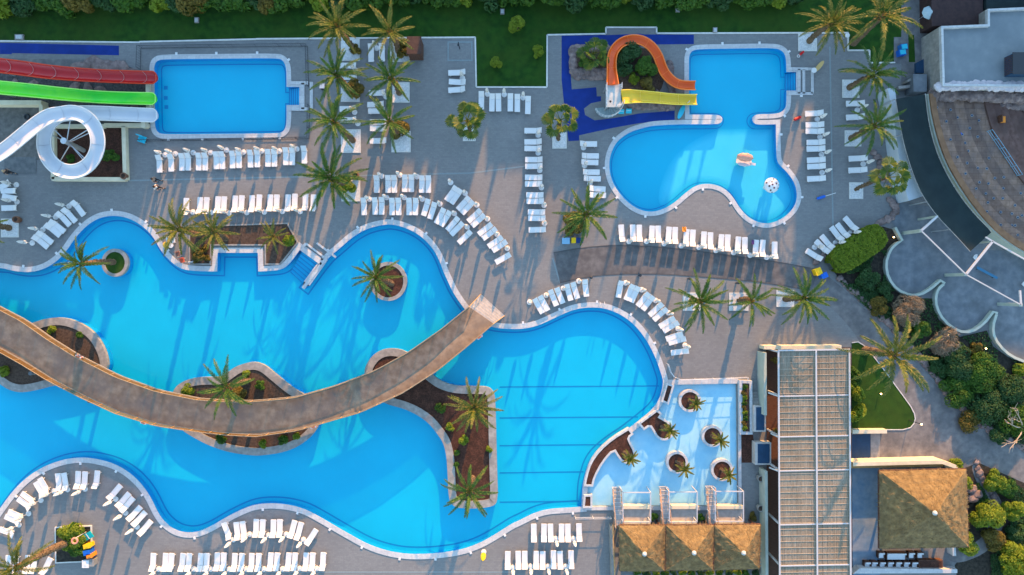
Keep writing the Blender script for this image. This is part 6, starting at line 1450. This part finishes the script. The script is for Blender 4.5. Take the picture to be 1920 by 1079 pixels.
# toys in the children pool
c = P(1398,297,.9); t = thing('clam_fountain','pink and white clam-shaped water toy in the shallow children pool','water toy',(c.x,c.y,-.1),R(-8))
bm_ = MB(); n1, n2 = 22, 8
def shell(mb, sgn, z0, tilt):
    vs = []; fs = []
    for i in range(n2+1):
        e = R(90*i/n2)
        for j in range(n1):
            a = 6.2832*j/n1; rib = 1+.05*math.cos(9*a); x, y, z = .92*math.cos(a)*math.cos(e)*rib, .50*math.sin(a)*math.cos(e)*rib, sgn*.40*math.sin(e)
            q = Matrix.Rotation(tilt,3,'X') @ Vector((x,y,z)); vs.append((q.x,q.y,q.z+z0))
    for i in range(n2):
        for j in range(n1): fs.append((i*n1+j,i*n1+(j+1)%n1,(i+1)*n1+(j+1)%n1,(i+1)*n1+j))
    fs.append(tuple(range(n1))); return mb.add(vs,fs)
MB().lathe([(.62,-.4),(.66,-.1),(.58,.3)],n=20).build('foot', M('clam_foot',(.45,.36,.36),rough=.5), t).scale = (1,.55,1)
us_ = fix_normals(shell(MB(),1,.72,R(34)).build('upper_shell', M('clam_pink',(.62,.27,.19),(.70,.34,.24),4,rough=.4), t, smooth=True)); us_.location = (0,.16,0); lo_ = shell(MB(),-1,.34,R(-8)); lo_.box(1.0,-.12,.42,.55,.26,.16); fix_normals(lo_.build('lower_shell', M('clam_white',(.58,.50,.52),(.64,.59,.59),3,rough=.4), t)).location = (.08,-.30,.05)
c = P(1436,352); t = thing('mushroom_fountain','white mushroom fountain with dark spots in the shallow children pool','fountain',(c.x,c.y,-.4))
MB().tube([(0,0,0),(0,0,2.2)],[.2,.16],14).build('stem', m_white, t); cap = []
for i in range(9): e = R(88*i/8); cap.append((.84*math.cos(e), 2.05+.52*math.sin(e)))
MB().lathe([(.2,2.0)]+cap,n=32).build('cap', m_white, t, smooth=True)
for k,(a,e,r_) in enumerate(((20,62,.10),(80,40,.09),(110,66,.08),(160,35,.10),(200,60,.11),(250,42,.10),(290,64,.10),(330,30,.09),(50,25,.08),(180,85,.10),(0,35,.07),(270,20,.08))):
    n_ = Vector((math.cos(R(a))*math.cos(R(e)), math.sin(R(a))*math.cos(R(e)), math.sin(R(e))*1.3)).normalized(); p = Vector((.84*math.cos(R(a))*math.cos(R(e)), .84*math.sin(R(a))*math.cos(R(e)), 2.05+.52*math.sin(R(e))))
    rot = n_.to_track_quat('Z','Y').to_matrix().to_4x4(); mm = Matrix.Translation(p) @ rot; MB().lathe([(r_,-.01),(r_,.012),(.01,.018)],n=12,m=mm).build('spot', m_dark if k%3 else M('maroon_spot',(.12,.03,.04),rough=.5), t)
# bits of cloth
c = P(1281,431); t = thing('orange_towel','orange towel draped on a lounger in the row below the children pool','towel',(c.x,c.y,.48)); 
mb = MB()
for i in range(6):
    for j in range(6): mb.v.append((-.22+.44*i/5,-.28+.56*j/5,.05*math.sin(i*1.3+j*.9)))
mb.f = [(i*6+j,(i+1)*6+j,(i+1)*6+j+1,i*6+j+1) for i in range(5) for j in range(5)]; mb.build('cloth', m_orp, t); MB().box(.24,0,.0,.03,.5,.05).build('hem', m_white, t)
c = P(1409,455); t = thing('purple_towel','purple towel hung beside a lounger in the row below the children pool','towel',(c.x,c.y,.45)); MB().box(0,0,0,.28,.5,.06).build('cloth', M('purple_cloth',(.12,.05,.16),rough=.9), t); MB().box(0,.24,.0,.28,.04,.07).build('hem', m_dark, t)
# white boat-shaped chairs beneath the middle palm
for i,(x,y) in enumerate(((1384,556),(1386,578))):
    c = P(x,y); t = thing('stone_bench','flat white bench beside the middle palm below the path, %s one' % ('upper','lower')[i],'bench',(c.x,c.y,0),R(3)); MB().box(0,0,.42,1.6,.5,.08).build('seat', m_cope, t); [MB().box(sx*.6,0,.19,.12,.4,.38).build('leg', m_cope2, t) for sx in (-1,1)]
# pool ladders
for x,y,a,lb in ((1128,575,0,'steel pool ladder at the top of the eastern pool bay'),):
    c = P(x,y); t = thing('pool_ladder',lb,'ladder',(c.x,c.y,0),R(a)); 
    for sx in (-.25,.25): MB().tube([(sx,.5,0),(sx,.5,.6),(sx,.25,.8),(sx,0,.6),(sx,-.1,-.9)],.025,8).build('rail', m_rail, t)
    for z in (-.2,-.5,-.8): MB().bar((-.25,-.08,z),(.25,-.08,z),.06,.03).build('tread', m_rail, t)
